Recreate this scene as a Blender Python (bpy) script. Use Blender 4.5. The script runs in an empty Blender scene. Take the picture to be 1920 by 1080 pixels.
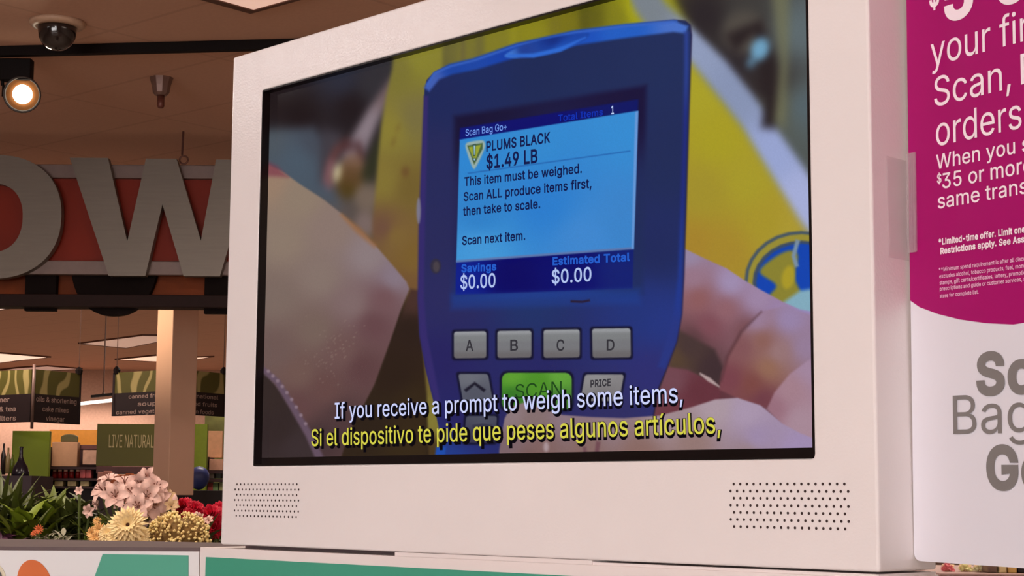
import bpy, bmesh, math, random, os
import numpy as np
from mathutils import Vector, Matrix, Euler
from mathutils.geometry import interpolate_bezier

SC = bpy.context.scene
COL = SC.collection
random.seed(7)
rng = np.random.default_rng(7)

# ------------------------------------------------------------------ camera
F_PX, PITCH, ROLL = 3190.27, 0.12127, 0.00614
CZ = 1.62                                            # eye height
cam_d = bpy.data.cameras.new('camera'); cam = bpy.data.objects.new('camera', cam_d); COL.objects.link(cam)
cam_d.sensor_fit = 'HORIZONTAL'; cam_d.sensor_width = 36.0
cam_d.lens = F_PX / 1920 * 36.0
cam_d.clip_start = 0.05; cam_d.clip_end = 100
_c, _s, _cr, _sr = math.cos(PITCH), math.sin(PITCH), math.cos(ROLL), math.sin(ROLL)
_fw = Vector((0, _c, _s)); _up0 = Vector((0, -_s, _c)); _r0 = Vector((1, 0, 0))
_right = _r0 * _cr + _up0 * _sr * 1.0
_up = _up0 * _cr - _r0 * _sr * 1.0
cam.matrix_world = Matrix(((_right.x, _up.x, -_fw.x, 0), (_right.y, _up.y, -_fw.y, 0), (_right.z, _up.z, -_fw.z, CZ), (0, 0, 0, 1)))
SC.camera = cam
CAM = Vector((0, 0, CZ))

def ray(px, py):
    x, y = px - 960, py - 540
    return _fw + _right * (x / F_PX) - _up * (y / F_PX)
def at(px, py, Y):                                   # the point of that sight line at distance Y
    r = ray(px, py); return CAM + r * (Y / r.y)
def on_plane(px, py, p, n):
    r = ray(px, py); return CAM + r * ((p - CAM).dot(n) / r.dot(n))

# ------------------------------------------------------------------ view, world, lights
SC.view_settings.view_transform = 'Standard'
SC.view_settings.look = 'None'
SC.view_settings.gamma = 1
SC.view_settings.use_curve_mapping = False
SC.view_settings.exposure = 0.0

CEIL = CZ + 2.0
wd = bpy.data.worlds.new('world'); SC.world = wd; wd.use_nodes = True
wd.node_tree.nodes['Background'].inputs[0].default_value = (1.0, 0.96, 0.92, 1)
wd.node_tree.nodes['Background'].inputs[1].default_value = 1.0

def area(name, loc, target, sx, sy, power, col):
    l = bpy.data.lights.new(name, 'AREA'); l.shape = 'RECTANGLE'; l.size = sx; l.size_y = sy
    l.energy = power; l.color = col
    o = bpy.data.objects.new(name, l); COL.objects.link(o); o.location = loc
    o.rotation_euler = (Vector(target) - Vector(loc)).to_track_quat('-Z', 'Y').to_euler()
    return o
def spot(name, loc, target, power, col, ang=60, rad=.04, blend=.5):
    l = bpy.data.lights.new(name, 'SPOT'); l.energy = power; l.color = col; l.spot_size = math.radians(ang)
    l.shadow_soft_size = rad; l.spot_blend = blend
    o = bpy.data.objects.new(name, l); COL.objects.link(o); o.location = loc
    o.rotation_euler = (Vector(target) - Vector(loc)).to_track_quat('-Z', 'Y').to_euler()
    return o
WARM = (1.0, 0.84, 0.73); PALE = (1.0, .96, .95)
# added fill light at the invented window behind the camera
area('front_fill', (-2.6, -5.85, 1.6), (-0.6, 1.5, 1.55), 7.0, 2.2, 400, (1.0, 0.95, 0.94))

# bare lamps: two mirrored as cabinet highlights, the rest added to light the shop
LAMP_A, LAMP_B = (-6.03, 2.79, CEIL - .06), (-5.31, 2.13, CEIL - .06)
area('fill_glint_lamp', LAMP_A, (-.1, 1.6, 2.0), .20, .15, 3.2, PALE)
area('fill_glint_lamp', (-1.2, -1.7, CEIL - .06), (0.0, 1.5, 1.5), 1.2, .6, 50, PALE)  # key light added to brighten the cabinet front, no fitting
area('fill_glint_lamp', LAMP_B, (-.1, 1.6, 2.0), .19, .16, 3, PALE)
for _x, _y, _e in ((2.0, 3.3, 75), (-2.0, 3.9, 60), (-5.0, 6.0, 40), (1.5, 6.5, 40), (-2.0, 13.0, 40), (-6.0, 12.0, 45), (-3.0, 18.0, 60), (-8.0, 18.0, 70), (-5.5, 23.5, 100), (0.5, 22.0, 60)):  # added fill over flowers, goods and aisles, no fittings
    area('fill_glint_lamp', (_x, _y, CEIL - .06), (_x, _y, 0), 1.2, .6, _e, WARM)

area('cove_lamp', (-7.3, 27.35, 2.95), (-7.3, 27.6, 2.0), 3.0, .1, 24, WARM)

# ------------------------------------------------------------------ materials
def lin(c):
    return tuple(((v / 255) / 12.92 if v / 255 <= .04045 else ((v / 255 + .055) / 1.055) ** 2.4) for v in c)
MATS = {}
def mat(name, rgb, rough=.5, metal=0, var=.08, scale=30, bump=0, bscale=200, emit=None, es=1, spec=.5, coat=0, trans=0, ior=1.45, stretch=None, alpha=1):
    if name in MATS: return MATS[name]
    m = bpy.data.materials.new(name); m.use_nodes = True; nt = m.node_tree
    b = nt.nodes['Principled BSDF']
    tc = nt.nodes.new('ShaderNodeTexCoord'); mp = nt.nodes.new('ShaderNodeMapping')
    nt.links.new(tc.outputs['Object'], mp.inputs[0])
    if stretch: mp.inputs['Scale'].default_value = stretch
    no = nt.nodes.new('ShaderNodeTexNoise'); no.inputs['Scale'].default_value = scale; no.inputs['Detail'].default_value = 3
    nt.links.new(mp.outputs[0], no.inputs[0])
    L = lin(rgb)
    rp = nt.nodes.new('ShaderNodeValToRGB')
    rp.color_ramp.elements[0].position = .3; rp.color_ramp.elements[1].position = .7
    rp.color_ramp.elements[0].color = (*[v * (1 - var) for v in L], 1)
    rp.color_ramp.elements[1].color = (*[min(1, v * (1 + var)) for v in L], 1)
    nt.links.new(no.outputs[0], rp.inputs[0]); nt.links.new(rp.outputs[0], b.inputs['Base Color'])
    b.inputs['Roughness'].default_value = rough; b.inputs['Metallic'].default_value = metal
    b.inputs['Specular IOR Level'].default_value = spec; b.inputs['Coat Weight'].default_value = coat
    b.inputs['Coat Roughness'].default_value = .07
    b.inputs['Transmission Weight'].default_value = trans; b.inputs['IOR'].default_value = ior
    b.inputs['Alpha'].default_value = alpha
    if emit is not None:
        b.inputs['Emission Color'].default_value = (*lin(emit), 1); b.inputs['Emission Strength'].default_value = es
    if bump:
        n2 = nt.nodes.new('ShaderNodeTexNoise'); n2.inputs['Scale'].default_value = bscale; n2.inputs['Detail'].default_value = 2
        nt.links.new(mp.outputs[0], n2.inputs[0])
        bp = nt.nodes.new('ShaderNodeBump'); bp.inputs['Strength'].default_value = bump; bp.inputs['Distance'].default_value = .002
        nt.links.new(n2.outputs[0], bp.inputs['Height']); nt.links.new(bp.outputs[0], b.inputs['Normal'])
        if coat: nt.links.new(bp.outputs[0], b.inputs['Coat Normal'])
    MATS[name] = m
    return m

# ------------------------------------------------------------------ object helpers
def tag(o, label=None, cat=None, group=None, kind=None):
    if label: o['label'] = label
    if cat: o['category'] = cat
    if group: o['group'] = group
    if kind: o['kind'] = kind
    return o
def thing(name, label, cat, loc=(0, 0, 0), rotz=0, group=None):
    o = bpy.data.objects.new(name, None); COL.objects.link(o); o.empty_display_size = .05
    o.location = loc; o.rotation_euler = (0, 0, rotz)
    return tag(o, label, cat, group)
def link(name, me, m, parent=None, smooth=False):
    o = bpy.data.objects.new(name, me); COL.objects.link(o)
    if m is not None:
        for x in (m if isinstance(m, (list, tuple)) else [m]): me.materials.append(x)
    if parent: o.parent = parent
    if smooth:
        me.polygons.foreach_set('use_smooth', [True] * len(me.polygons))
    return o
def obj(name, bm, m, parent=None, smooth=False, bevel=0, segs=2, label=None):
    me = bpy.data.meshes.new(name); bmesh.ops.recalc_face_normals(bm, faces=bm.faces[:]) ; bm.to_mesh(me); bm.free()
    o = link(name, me, m, parent, smooth)
    if bevel:
        md = o.modifiers.new('bevel', 'BEVEL'); md.width = bevel; md.segments = segs; md.limit_method = 'ANGLE'
    if label: o['label'] = label
    return o
def recenter(o, p):                                   # put a single-mesh thing's origin at p, keeping it in place
    o.data.transform(Matrix.Translation(-Vector(p))); o.location = Vector(p); return o
def box(bm, lo, hi, M=None):
    vs = [bm.verts.new(Vector((x, y, z)) if M is None else M @ Vector((x, y, z))) for x in (lo[0], hi[0]) for y in (lo[1], hi[1]) for z in (lo[2], hi[2])]
    for f in ((0, 1, 3, 2), (4, 6, 7, 5), (0, 4, 5, 1), (2, 3, 7, 6), (0, 2, 6, 4), (1, 5, 7, 3)): bm.faces.new([vs[i] for i in f])
    return bm
def B(lo, hi): return box(bmesh.new(), lo, hi)
def prism(bm, pts, off):                              # pts: list of Vectors (planar ring), extruded by off
    a = [bm.verts.new(p) for p in pts]; b = [bm.verts.new(Vector(p) + Vector(off)) for p in pts]
    n = len(pts); bm.faces.new(a); bm.faces.new(b[::-1])
    for i in range(n): bm.faces.new((a[i], b[i], b[(i + 1) % n], a[(i + 1) % n]))
    return bm
def lathe(bm, prof, seg=24, M=None, caps=True):       # prof: (r, z) list
    rings = []
    for r, z in prof:
        rings.append([bm.verts.new((M or Matrix()) @ Vector((r * math.cos(2 * math.pi * k / seg), r * math.sin(2 * math.pi * k / seg), z))) for k in range(seg)])
    for a, b in zip(rings, rings[1:]):
        for k in range(seg): bm.faces.new((a[k], a[(k + 1) % seg], b[(k + 1) % seg], b[k]))
    if caps:
        bm.faces.new(rings[0][::-1]); bm.faces.new(rings[-1])
    return bm
def tube(bm, pts, r, seg=8):
    pts = [Vector(p) for p in pts]; rings = []
    for i, p in enumerate(pts):
        t = (pts[min(i + 1, len(pts) - 1)] - pts[max(i - 1, 0)]).normalized()
        a = t.orthogonal().normalized(); b = t.cross(a)
        if rings:
            pa = rings[-1][0].co - pts[i - 1]; a = (pa - t * pa.dot(t)).normalized(); b = t.cross(a)
        rr = r[i] if isinstance(r, (list, tuple)) else r
        rings.append([bm.verts.new(p + (a * math.cos(2 * math.pi * k / seg) + b * math.sin(2 * math.pi * k / seg)) * rr) for k in range(seg)])
    for a, b in zip(rings, rings[1:]):
        for k in range(seg): bm.faces.new((a[k], a[(k + 1) % seg], b[(k + 1) % seg], b[k]))
    bm.faces.new(rings[0][::-1]); bm.faces.new(rings[-1])
    return bm
def rounded_rect(x0, y0, x1, y1, r, n=5):
    out = []
    for cx, cy, a0 in ((x1 - r, y1 - r, 0), (x0 + r, y1 - r, 90), (x0 + r, y0 + r, 180), (x1 - r, y0 + r, 270)):
        for k in range(n + 1):
            a = math.radians(a0 + 90 * k / n); out.append((cx + r * math.cos(a), cy + r * math.sin(a)))
    return out

# ------------------------------------------------------------------ lettering
try:
    FONT = bpy.data.fonts.load(os.path.join(bpy.utils.system_resource('DATAFILES', path='fonts'), 'Inter.woff2'))
except Exception:
    FONT = None
def outlines(s, weight=0.0, res=5):
    cu = bpy.data.curves.new('lettering', 'FONT'); cu.body = s; cu.size = 1.0; cu.space_character = 1 + weight * 2.2
    if FONT: cu.font = FONT
    o = bpy.data.objects.new('lettering', cu); COL.objects.link(o)
    bpy.context.view_layer.update()
    c2 = o.to_curve(bpy.context.evaluated_depsgraph_get())
    loops = []
    for sp in c2.splines:
        P = sp.bezier_points; pts = []
        for i in range(len(P)):
            a, b = P[i], P[(i + 1) % len(P)]
            straight = (a.handle_right - a.co).cross(b.co - a.co).length < 1e-6 and (b.handle_left - b.co).cross(b.co - a.co).length < 1e-6
            seg = [a.co] if straight else interpolate_bezier(a.co, a.handle_right, b.handle_left, b.co, res + 1)[:-1]
            pts += [(v.x, v.y) for v in seg]
        q = []
        for p in pts:
            if not q or (p[0] - q[-1][0]) ** 2 + (p[1] - q[-1][1]) ** 2 > 1e-8: q.append(p)
        if len(q) > 2: loops.append(np.array(q))
    o.to_curve_clear(); bpy.data.objects.remove(o); bpy.data.curves.remove(cu)
    ar = [0.5 * np.sum(q[:, 0] * np.roll(q[:, 1], -1) - np.roll(q[:, 0], -1) * q[:, 1]) for q in loops]
    big = np.sign(ar[int(np.argmax(np.abs(ar)))])
    if weight:
        nl = []
        for q in loops:
            d = np.roll(q, -1, 0) - q; d /= np.linalg.norm(d, axis=1, keepdims=True) + 1e-9
            nrm = np.stack([d[:, 1], -d[:, 0]], 1) * big
            m = nrm + np.roll(nrm, 1, 0); ln = np.linalg.norm(m, axis=1, keepdims=True); m /= np.maximum(ln, .6)
            k = 1 / np.maximum((m / np.maximum(np.linalg.norm(m, axis=1, keepdims=True), 1e-6) * nrm).sum(1, keepdims=True), .5)
            nl.append(q + m / np.maximum(np.linalg.norm(m, axis=1, keepdims=True), 1e-6) * weight * k)
        loops = nl
    return loops
def letters(s, weight=0.0):
    """triangulated flat lettering, em units, x starting at 0: verts (n,2), tris, full width"""
    from mathutils.geometry import delaunay_2d_cdt
    loops = outlines(s, weight); pts, ed = [], []
    for q in loops:
        k = len(pts); pts += [Vector((x, y)) for x, y in q]; ed += [(k + i, k + (i + 1) % len(q)) for i in range(len(q))]
    vs, _, fs, _, _, _ = delaunay_2d_cdt(pts, ed, [], 0, 1e-6)
    V = np.array([(v.x, v.y) for v in vs]); T = np.array([f[:3] for f in fs])
    C = V[T].mean(1); wn = np.zeros(len(C), int)         # keep what winds around: overlapping strokes of a glyph merge
    for q in loops:
        x, y = q[:, 0], q[:, 1]; x2, y2 = np.roll(x, -1), np.roll(y, -1)
        sel = np.nonzero((C[:, 0] > x.min()) & (C[:, 0] < x.max()) & (C[:, 1] > y.min()) & (C[:, 1] < y.max()))[0]
        if len(sel) == 0: continue
        px, py = C[sel, 0][:, None], C[sel, 1][:, None]
        left = (x2 - x) * (py - y) - (px - x) * (y2 - y)
        wn[sel] += ((y <= py) & (y2 > py) & (left > 0)).sum(1) - ((y > py) & (y2 <= py) & (left < 0)).sum(1)
    T = [tuple(map(int, t)) for t in T[wn != 0]]
    return V, T
CAP = float(letters('H')[0][:, 1].max())
_wcache = {}
def width_to(s, weight=0.0):
    if (s, weight) not in _wcache:
        V, _ = letters(s, weight); _wcache[(s, weight)] = (V[:, 0].min(), V[:, 0].max())
    return _wcache[(s, weight)]
def letter_mesh(name, s, org, ex, ey, seen, m, parent, weight=0.0, lift=None, label=None):
    """org = start of the baseline, ex = vector from there to the end of the text piece `seen`, ey = vector of one capital height"""
    V, T = letters(s, weight); x0, x1 = width_to(seen, weight)
    me = bpy.data.meshes.new(name)
    co = [Vector(org) + Vector(ex) * ((x - x0) / (x1 - x0)) + Vector(ey) * (y / CAP) for x, y in V]
    if lift: co = [c + Vector(lift) for c in co]
    me.from_pydata(co, [], T); me.update()
    o = link(name, me, m, parent)
    if label: o['label'] = label
    return o
# ------------------------------------------------------------------ room shell
ceil_m = bpy.data.materials.new('ceiling tile'); ceil_m.use_nodes = True
def _ceil():
    nt = ceil_m.node_tree; b = nt.nodes['Principled BSDF']; b.inputs['Roughness'].default_value = .9
    tc = nt.nodes.new('ShaderNodeTexCoord'); mp = nt.nodes.new('ShaderNodeMapping')
    mp.inputs['Rotation'].default_value = (0, 0, math.radians(41.2)); mp.inputs['Location'].default_value = CEIL_OFF
    nt.links.new(tc.outputs['Object'], mp.inputs[0])
    sep = nt.nodes.new('ShaderNodeSeparateXYZ'); nt.links.new(mp.outputs[0], sep.inputs[0])
    outs = []
    for ax, size in (('X', 1.22), ('Y', .61)):
        d = nt.nodes.new('ShaderNodeMath'); d.operation = 'DIVIDE'; d.inputs[1].default_value = size; nt.links.new(sep.outputs[ax], d.inputs[0])
        f = nt.nodes.new('ShaderNodeMath'); f.operation = 'FRACT'; nt.links.new(d.outputs[0], f.inputs[0])
        l = nt.nodes.new('ShaderNodeMath'); l.operation = 'LESS_THAN'; l.inputs[1].default_value = .02 / size; nt.links.new(f.outputs[0], l.inputs[0])
        outs.append(l)
    mx = nt.nodes.new('ShaderNodeMath'); mx.operation = 'MAXIMUM'
    nt.links.new(outs[0].outputs[0], mx.inputs[0]); nt.links.new(outs[1].outputs[0], mx.inputs[1])
    no = nt.nodes.new('ShaderNodeTexNoise'); no.inputs['Scale'].default_value = 60; nt.links.new(tc.outputs['Object'], no.inputs[0])
    rp = nt.nodes.new('ShaderNodeValToRGB'); nt.links.new(no.outputs[0], rp.inputs[0])
    c = lin(CEIL_RGB); rp.color_ramp.elements[0].color = (*[v * .93 for v in c], 1); rp.color_ramp.elements[1].color = (*[v * 1.06 for v in c], 1)
    mix = nt.nodes.new('ShaderNodeMix'); mix.data_type = 'RGBA'; nt.links.new(mx.outputs[0], mix.inputs[0]); nt.links.new(rp.outputs[0], mix.inputs[6])
    mix.inputs[7].default_value = (*[v * .87 for v in c], 1)
    nt.links.new(mix.outputs[2], b.inputs['Base Color'])
CEIL_RGB = (204, 158, 134); CEIL_OFF = (0, 0, 0)
_ceil()
X0, X1, Y0, Y1 = -13.0, 7.0, -6.0, 27.8
floor_m = mat('vinyl floor', (150, 138, 125), .35, var=.05, scale=3)
wall_m = mat('far wall paint', (190, 150, 130), .8)
wallf_m = mat('front wall paint', (200, 185, 170), .8)
tag(obj('floor', B((X0, Y0, -.1), (X1, Y1, 0)), floor_m), kind='structure')
tag(obj('ceiling', B((X0, Y0, CEIL), (X1, Y1, CEIL + .1)), ceil_m), kind='structure')
tag(obj('wall_back', B((X0, Y1, 0), (X1, Y1 + .1, CEIL)), wall_m), kind='structure')
tag(obj('wall_left', B((X0 - .1, Y0, 0), (X0, Y1, CEIL)), wallf_m), kind='structure')
tag(obj('wall_right', B((X1, Y0, 0), (X1 + .1, Y1, CEIL)), wallf_m), kind='structure')
# shop front behind the camera, with a wide window added to let light in
bm = bmesh.new()
for lo, hi in (((X0, 0), (-6.4, CEIL)), ((1.2, 0), (X1, CEIL)), ((-6.4, 0), (1.2, .5)), ((-6.4, 3.3), (1.2, CEIL))):
    box(bm, (lo[0], Y0 - .1, lo[1]), (hi[0], Y0, hi[1]))
tag(obj('wall_front', bm, wallf_m), kind='structure')
w1 = tag(thing('window_1', None, None, (-2.6, Y0 - .05, .5)), kind='structure')
bm = bmesh.new()
for x in (-3.8, -1.27, 1.27, 3.76): box(bm, (x - .03, -.04, 0), (x + .03, .04, 2.8))
for z in (0.0, 2.74): box(bm, (-3.79, -.04, z), (3.79, .04, z + .06))
obj('window_frame', bm, mat('anodised frame', (120, 115, 110), .4, 1), w1)
obj('window_pane', B((-3.79, -.004, .05), (3.79, .004, 2.75)), mat('clear glazing', (245, 248, 248), .02, trans=1), w1)

# ------------------------------------------------------------------ the screen kiosk
YAW = -.79151
P0 = Vector((-.27426, 1.81882, CZ + .02947))
SW, SH, ML, MT, MB, MR = .72, .40797, .05566, .04694, .08398, .05618
kd = Vector((math.cos(YAW), math.sin(YAW), 0)); kb = Vector((-math.sin(YAW), math.cos(YAW), 0))
KB = P0 - Vector((0, 0, MB))
kiosk = thing('screen_kiosk', 'white metal display cabinet with a lit video screen, above the teal-panelled stand', 'screen', KB, YAW)
Kinv = (Matrix.Translation(KB) @ Matrix.Rotation(YAW, 4, 'Z')).inverted()
def kpx(px, py, depth):                               # photo point on the plane `depth` behind the cabinet's front, in cabinet coordinates
    return Kinv @ on_plane(px, py, P0 + kb * depth, kb)
KW0, KW1, KH = -ML, SW + MR, MB + SH + MT             # cabinet spans
KD = .079
white_m = mat('white powder coat', (234, 224, 222), .34, var=.015, scale=8, bump=.09, bscale=420, spec=.12, coat=.6)
REC = .010
bm = bmesh.new()
def frame_shell(bm, x0, x1, z0, z1, ox0, ox1, oz0, oz1, depth, rec, r=.004):
    """a closed cabinet with a rounded rectangular opening in its front (y=0), a reveal of depth rec"""
    hole = rounded_rect(ox0, oz0, ox1, oz1, r, 4)
    hv = [bm.verts.new((x, 0, z)) for x, z in hole]; hb = [bm.verts.new((x, rec, z)) for x, z in hole]
    n = len(hv)
    o = [bm.verts.new(p) for p in ((x1, 0, z1), (x0, 0, z1), (x0, 0, z0), (x1, 0, z0))]
    k = n // 4
    for q in range(4):
        a = hv[q * k:(q + 1) * k]
        for i in range(k - 1): bm.faces.new((o[q], a[i], a[i + 1])) 
        bm.faces.new((o[q], a[-1], hv[((q + 1) * k) % n], o[(q + 1) % 4]))
    for i in range(n): bm.faces.new((hv[i], hb[i], hb[(i + 1) % n], hv[(i + 1) % n]))
    bk = [bm.verts.new((v.co.x, depth, v.co.z)) for v in o]
    for q in range(4): bm.faces.new((o[q], o[(q + 1) % 4], bk[(q + 1) % 4], bk[q]))
    bm.faces.new(bk)
frame_shell(bm, KW0, KW1, 0, KH, 0, SW, MB, MB + SH, KD, REC)
for e in bm.edges:                                    # soften only the cabinet's outer edges
    pass
obj('cabinet', bm, white_m, kiosk, bevel=.0022, segs=3)
# black bezel behind the opening, and the picture panel it frames
pA, pB = kpx(500, 185, REC), kpx(491, 846, REC)
LX0 = (pA.x + pB.x) / 2; LZ0 = (kpx(700, 846.5, REC).z + kpx(1300, 846.5, REC).z + kpx(1500, 846.5, REC).z) / 3
LZ1 = kpx(700, 119, REC).z; LX1 = SW - .001
bm = bmesh.new()
for lo, hi in (((-.006, MB - .006), (LX0, MB + SH + .006)), ((LX1, MB - .006), (SW + .006, MB + SH + .006)), ((LX0, MB - .006), (LX1, LZ0)), ((LX0, LZ1), (LX1, MB + SH + .006))):
    box(bm, (lo[0], REC, lo[1]), (hi[0], REC + .012, hi[1]))
for lo, hi in (((0, MB), (.0016, MB + SH)), ((SW - .0018, MB), (SW, MB + SH)), ((0, MB), (SW, MB + .0018)), ((0, MB + SH - .0018), (SW, MB + SH))):
    box(bm, (lo[0], .0004, lo[1]), (hi[0], REC, hi[1]))
obj('bezel', bm, mat('black bezel plastic', (22, 14, 14), .3, spec=.4), kiosk)

# ---- the picture on the screen: a video frame, computed point by point over the panel
NX, NY = 980, 560
gx = np.linspace(LX0, LX1, NX); gz = np.linspace(LZ1, LZ0, NY)
GX, GZ = np.meshgrid(gx, gz)
Wx = KB.x + kd.x * GX + kb.x * REC; Wy = KB.y + kd.y * GX + kb.y * REC; Wz = KB.z + GZ - CZ
dfw = Wy * _c + Wz * _s; dup = -Wy * _s + Wz * _c
XX = F_PX * Wx / dfw; YY = -F_PX * dup / dfw
PX = 960 + _cr * XX - _sr * YY; PY = 540 + _sr * XX + _cr * YY
IMG = np.zeros((NY, NX, 3))
def field(pts, p=3.0, s=12.0):
    """smooth colour field through samples (x, y, r, g, b)"""
    def f(x, y):
        num = np.zeros(x.shape + (3,)); den = np.zeros(x.shape)
        for q in pts:
            w = ((x - q[0]) ** 2 + (y - q[1]) ** 2 + s * s) ** (-p / 2)
            num += w[..., None] * np.array(q[2:5], float); den += w
        return num / den[..., None]
    return f
def smooth_poly(pts, n=6):                             # closed Catmull-Rom
    P = np.array(pts, float); out = []
    for i in range(len(P)):
        p0, p1, p2, p3 = P[i - 1], P[i], P[(i + 1) % len(P)], P[(i + 2) % len(P)]
        for t in np.linspace(0, 1, n, endpoint=False):
            out.append(.5 * ((2 * p1) + (-p0 + p2) * t + (2 * p0 - 5 * p1 + 4 * p2 - p3) * t * t + (-p0 + 3 * p1 - 3 * p2 + p3) * t ** 3))
    return np.array(out)
def sdf(P, x, y):
    d = np.full(x.shape, 1e9); ins = np.zeros(x.shape, bool)
    n = len(P)
    for i in range(n):
        a, b = P[i], P[(i + 1) % n]; e = b - a
        t = np.clip(((x - a[0]) * e[0] + (y - a[1]) * e[1]) / (e @ e + 1e-9), 0, 1)
        d = np.minimum(d, (x - a[0] - t * e[0]) ** 2 + (y - a[1] - t * e[1]) ** 2)
        if a[1] != b[1]:
            c = (a[1] > y) != (b[1] > y); ins ^= c & (x < (b[0] - a[0]) * (y - a[1]) / (b[1] - a[1]) + a[0])
    d = np.sqrt(d); return np.where(ins, -d, d)
def paint(pts, col, soft=1.5, smooth=False, alpha=1.0):
    P = smooth_poly(pts) if smooth else np.array(pts, float)
    x0, y0 = P.min(0) - soft * 2 - 2; x1, y1 = P.max(0) + soft * 2 + 2
    m = (PX > x0) & (PX < x1) & (PY > y0) & (PY < y1)
    if not m.any(): return
    x, y = PX[m], PY[m]
    k = np.clip(.5 - sdf(P, x, y) / (2 * soft), 0, 1); k = k * k * (3 - 2 * k) * alpha
    c = col(x, y) if callable(col) else np.array(col, float)
    IMG[m] = IMG[m] * (1 - k[:, None]) + c * k[:, None]
def ell(cx, cy, rx, ry, rot=0, n=28):
    a = np.linspace(0, 2 * np.pi, n, endpoint=False); r = math.radians(rot)
    return [(cx + rx * math.cos(t) * math.cos(r) - ry * math.sin(t) * math.sin(r), cy + rx * math.cos(t) * math.sin(r) + ry * math.sin(t) * math.cos(r)) for t in a]
def band(pts, w):                                      # stroke of given half widths along a polyline
    P = np.array(pts, float); w = np.full(len(P), w, float) if np.isscalar(w) else np.array(w, float)
    t = np.gradient(P, axis=0); t /= np.linalg.norm(t, axis=1, keepdims=True); nr = np.stack([-t[:, 1], t[:, 0]], 1)
    return list(map(tuple, P + nr * w[:, None])) + list(map(tuple, (P - nr * w[:, None])[::-1]))
BIG = [(300, -500), (1800, -500), (1800, 1200), (300, 1200)]
# blurred shop behind
paint(BIG, field([(500, 200, 30, 20, 22), (560, 215, 26, 17, 20), (640, 150, 40, 42, 56), (660, 200, 28, 20, 24), (530, 290, 74, 84, 94), (700, 160, 46, 44, 50),
    (600, 420, 90, 80, 78), (760, 500, 110, 86, 48), (760, 620, 40, 28, 20), (770, 800, 40, 28, 18), (700, 840, 46, 32, 20), (900, 100, 112, 106, 50), (1000, 70, 128, 122, 36), (1100, 45, 104, 98, 24), (1180, 20, 152, 148, 30),
    (1320, 30, 40, 34, 38), (1400, 30, 60, 58, 56), (1460, 200, 90, 92, 78), (1390, 110, 44, 38, 42), (1440, 160, 40, 32, 34), (1500, 60, 92, 104, 108), (1505, 200, 84, 98, 104), (1300, 700, 70, 52, 48)]))
paint([(480, 245), (588, 238), (606, 260), (604, 320), (640, 390), (480, 330)], field([(500, 260, 76, 84, 92), (560, 300, 72, 86, 100), (590, 270, 66, 72, 84)]), 9)
paint([(604, 240), (640, 250), (640, 330), (600, 340)], (62, 58, 66), 12)
# strap, buckle and fruit far behind
paint(band([(742, 150), (700, 215), (664, 285), (650, 330)], [10, 14, 19, 15]), field([(735, 170, 112, 92, 94), (690, 240, 134, 120, 128), (660, 300, 124, 110, 120)]), 8)
paint(band([(655, 265), (632, 280), (618, 310), (616, 345)], [9, 8, 8, 10]), (92, 56, 56), 6)
paint(band([(640, 275), (672, 272), (680, 300)], [7, 7, 6]), (70, 40, 42), 4)
paint(ell(658, 330, 27, 42, 12), field([(665, 295, 122, 92, 76), (660, 330, 92, 66, 40), (655, 360, 74, 58, 22)]), 6)
paint(ell(632, 324, 8, 17, 10), (188, 176, 140), 4)
paint(band([(622, 300), (612, 335), (620, 352)], 6), (122, 84, 90), 4)
paint([(676, 330), (706, 260), (716, 262), (708, 320), (694, 345)], (44, 46, 30), 8)
paint(ell(690, 370, 26, 26), (112, 96, 84), 10); paint(ell(685, 420, 20, 24), (118, 100, 96), 10)
def soften(sig, m):                                    # the video's shallow focus
    global IMG
    r = int(sig * 3); k = np.exp(-.5 * (np.arange(-r, r + 1) / sig) ** 2); k /= k.sum(); J = IMG
    for ax in (0, 1):
        P_ = np.pad(J, [(r, r) if a_ == ax else (0, 0) for a_ in range(3)], mode='edge')
        J = sum(w_ * (P_[i:i + J.shape[0]] if ax == 0 else P_[:, i:i + J.shape[1]]) for i, w_ in enumerate(k))
    IMG = np.where(m[..., None], J, IMG)
soften(5.5, PX < 760)
# bananas on the left and over the top
ban_l = field([(745, 130, 120, 112, 48), (790, 110, 134, 128, 44), (730, 240, 134, 122, 50), (780, 220, 118, 108, 62), (720, 340, 128, 112, 50), (770, 350, 112, 92, 44), (740, 440, 124, 98, 50), (780, 480, 120, 92, 44), (760, 540, 112, 80, 48), (720, 430, 106, 74, 60)])
paint([(742, 60), (735, 130), (724, 180), (714, 240), (708, 300), (704, 360), (698, 420), (700, 470), (740, 530), (800, 560), (830, 300), (830, 60)], ban_l, 4)
paint([(863, -40), (858, 120), (1300, 60), (1240, -40)], field([(880, 100, 116, 110, 46), (930, 85, 128, 122, 36), (1000, 65, 136, 130, 28), (1060, 40, 120, 112, 24), (1110, 30, 96, 92, 22), (1160, 30, 126, 122, 26), (1190, 20, 168, 164, 24)]), 3)
for x, w, c in ((868, 3, (96, 86, 62)), (900, 8, (104, 98, 52)), (962, 7, (142, 136, 30)), (1040, 10, (118, 110, 34)), (1096, 9, (88, 84, 22))):
    paint([(x - w, -20), (x + w, -20), (x + w, 130), (x - w, 130)], c, 5, alpha=.7)
paint(ell(760, 322, 7, 9), (102, 70, 40), 5, alpha=.75); paint(ell(738, 265, 4, 10, 20), (110, 84, 40), 5, alpha=.5); paint(ell(746, 240, 3, 8, 20), (110, 84, 40), 5, alpha=.5)
soften(3, (PX < 900) | (PY < 130))
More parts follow.
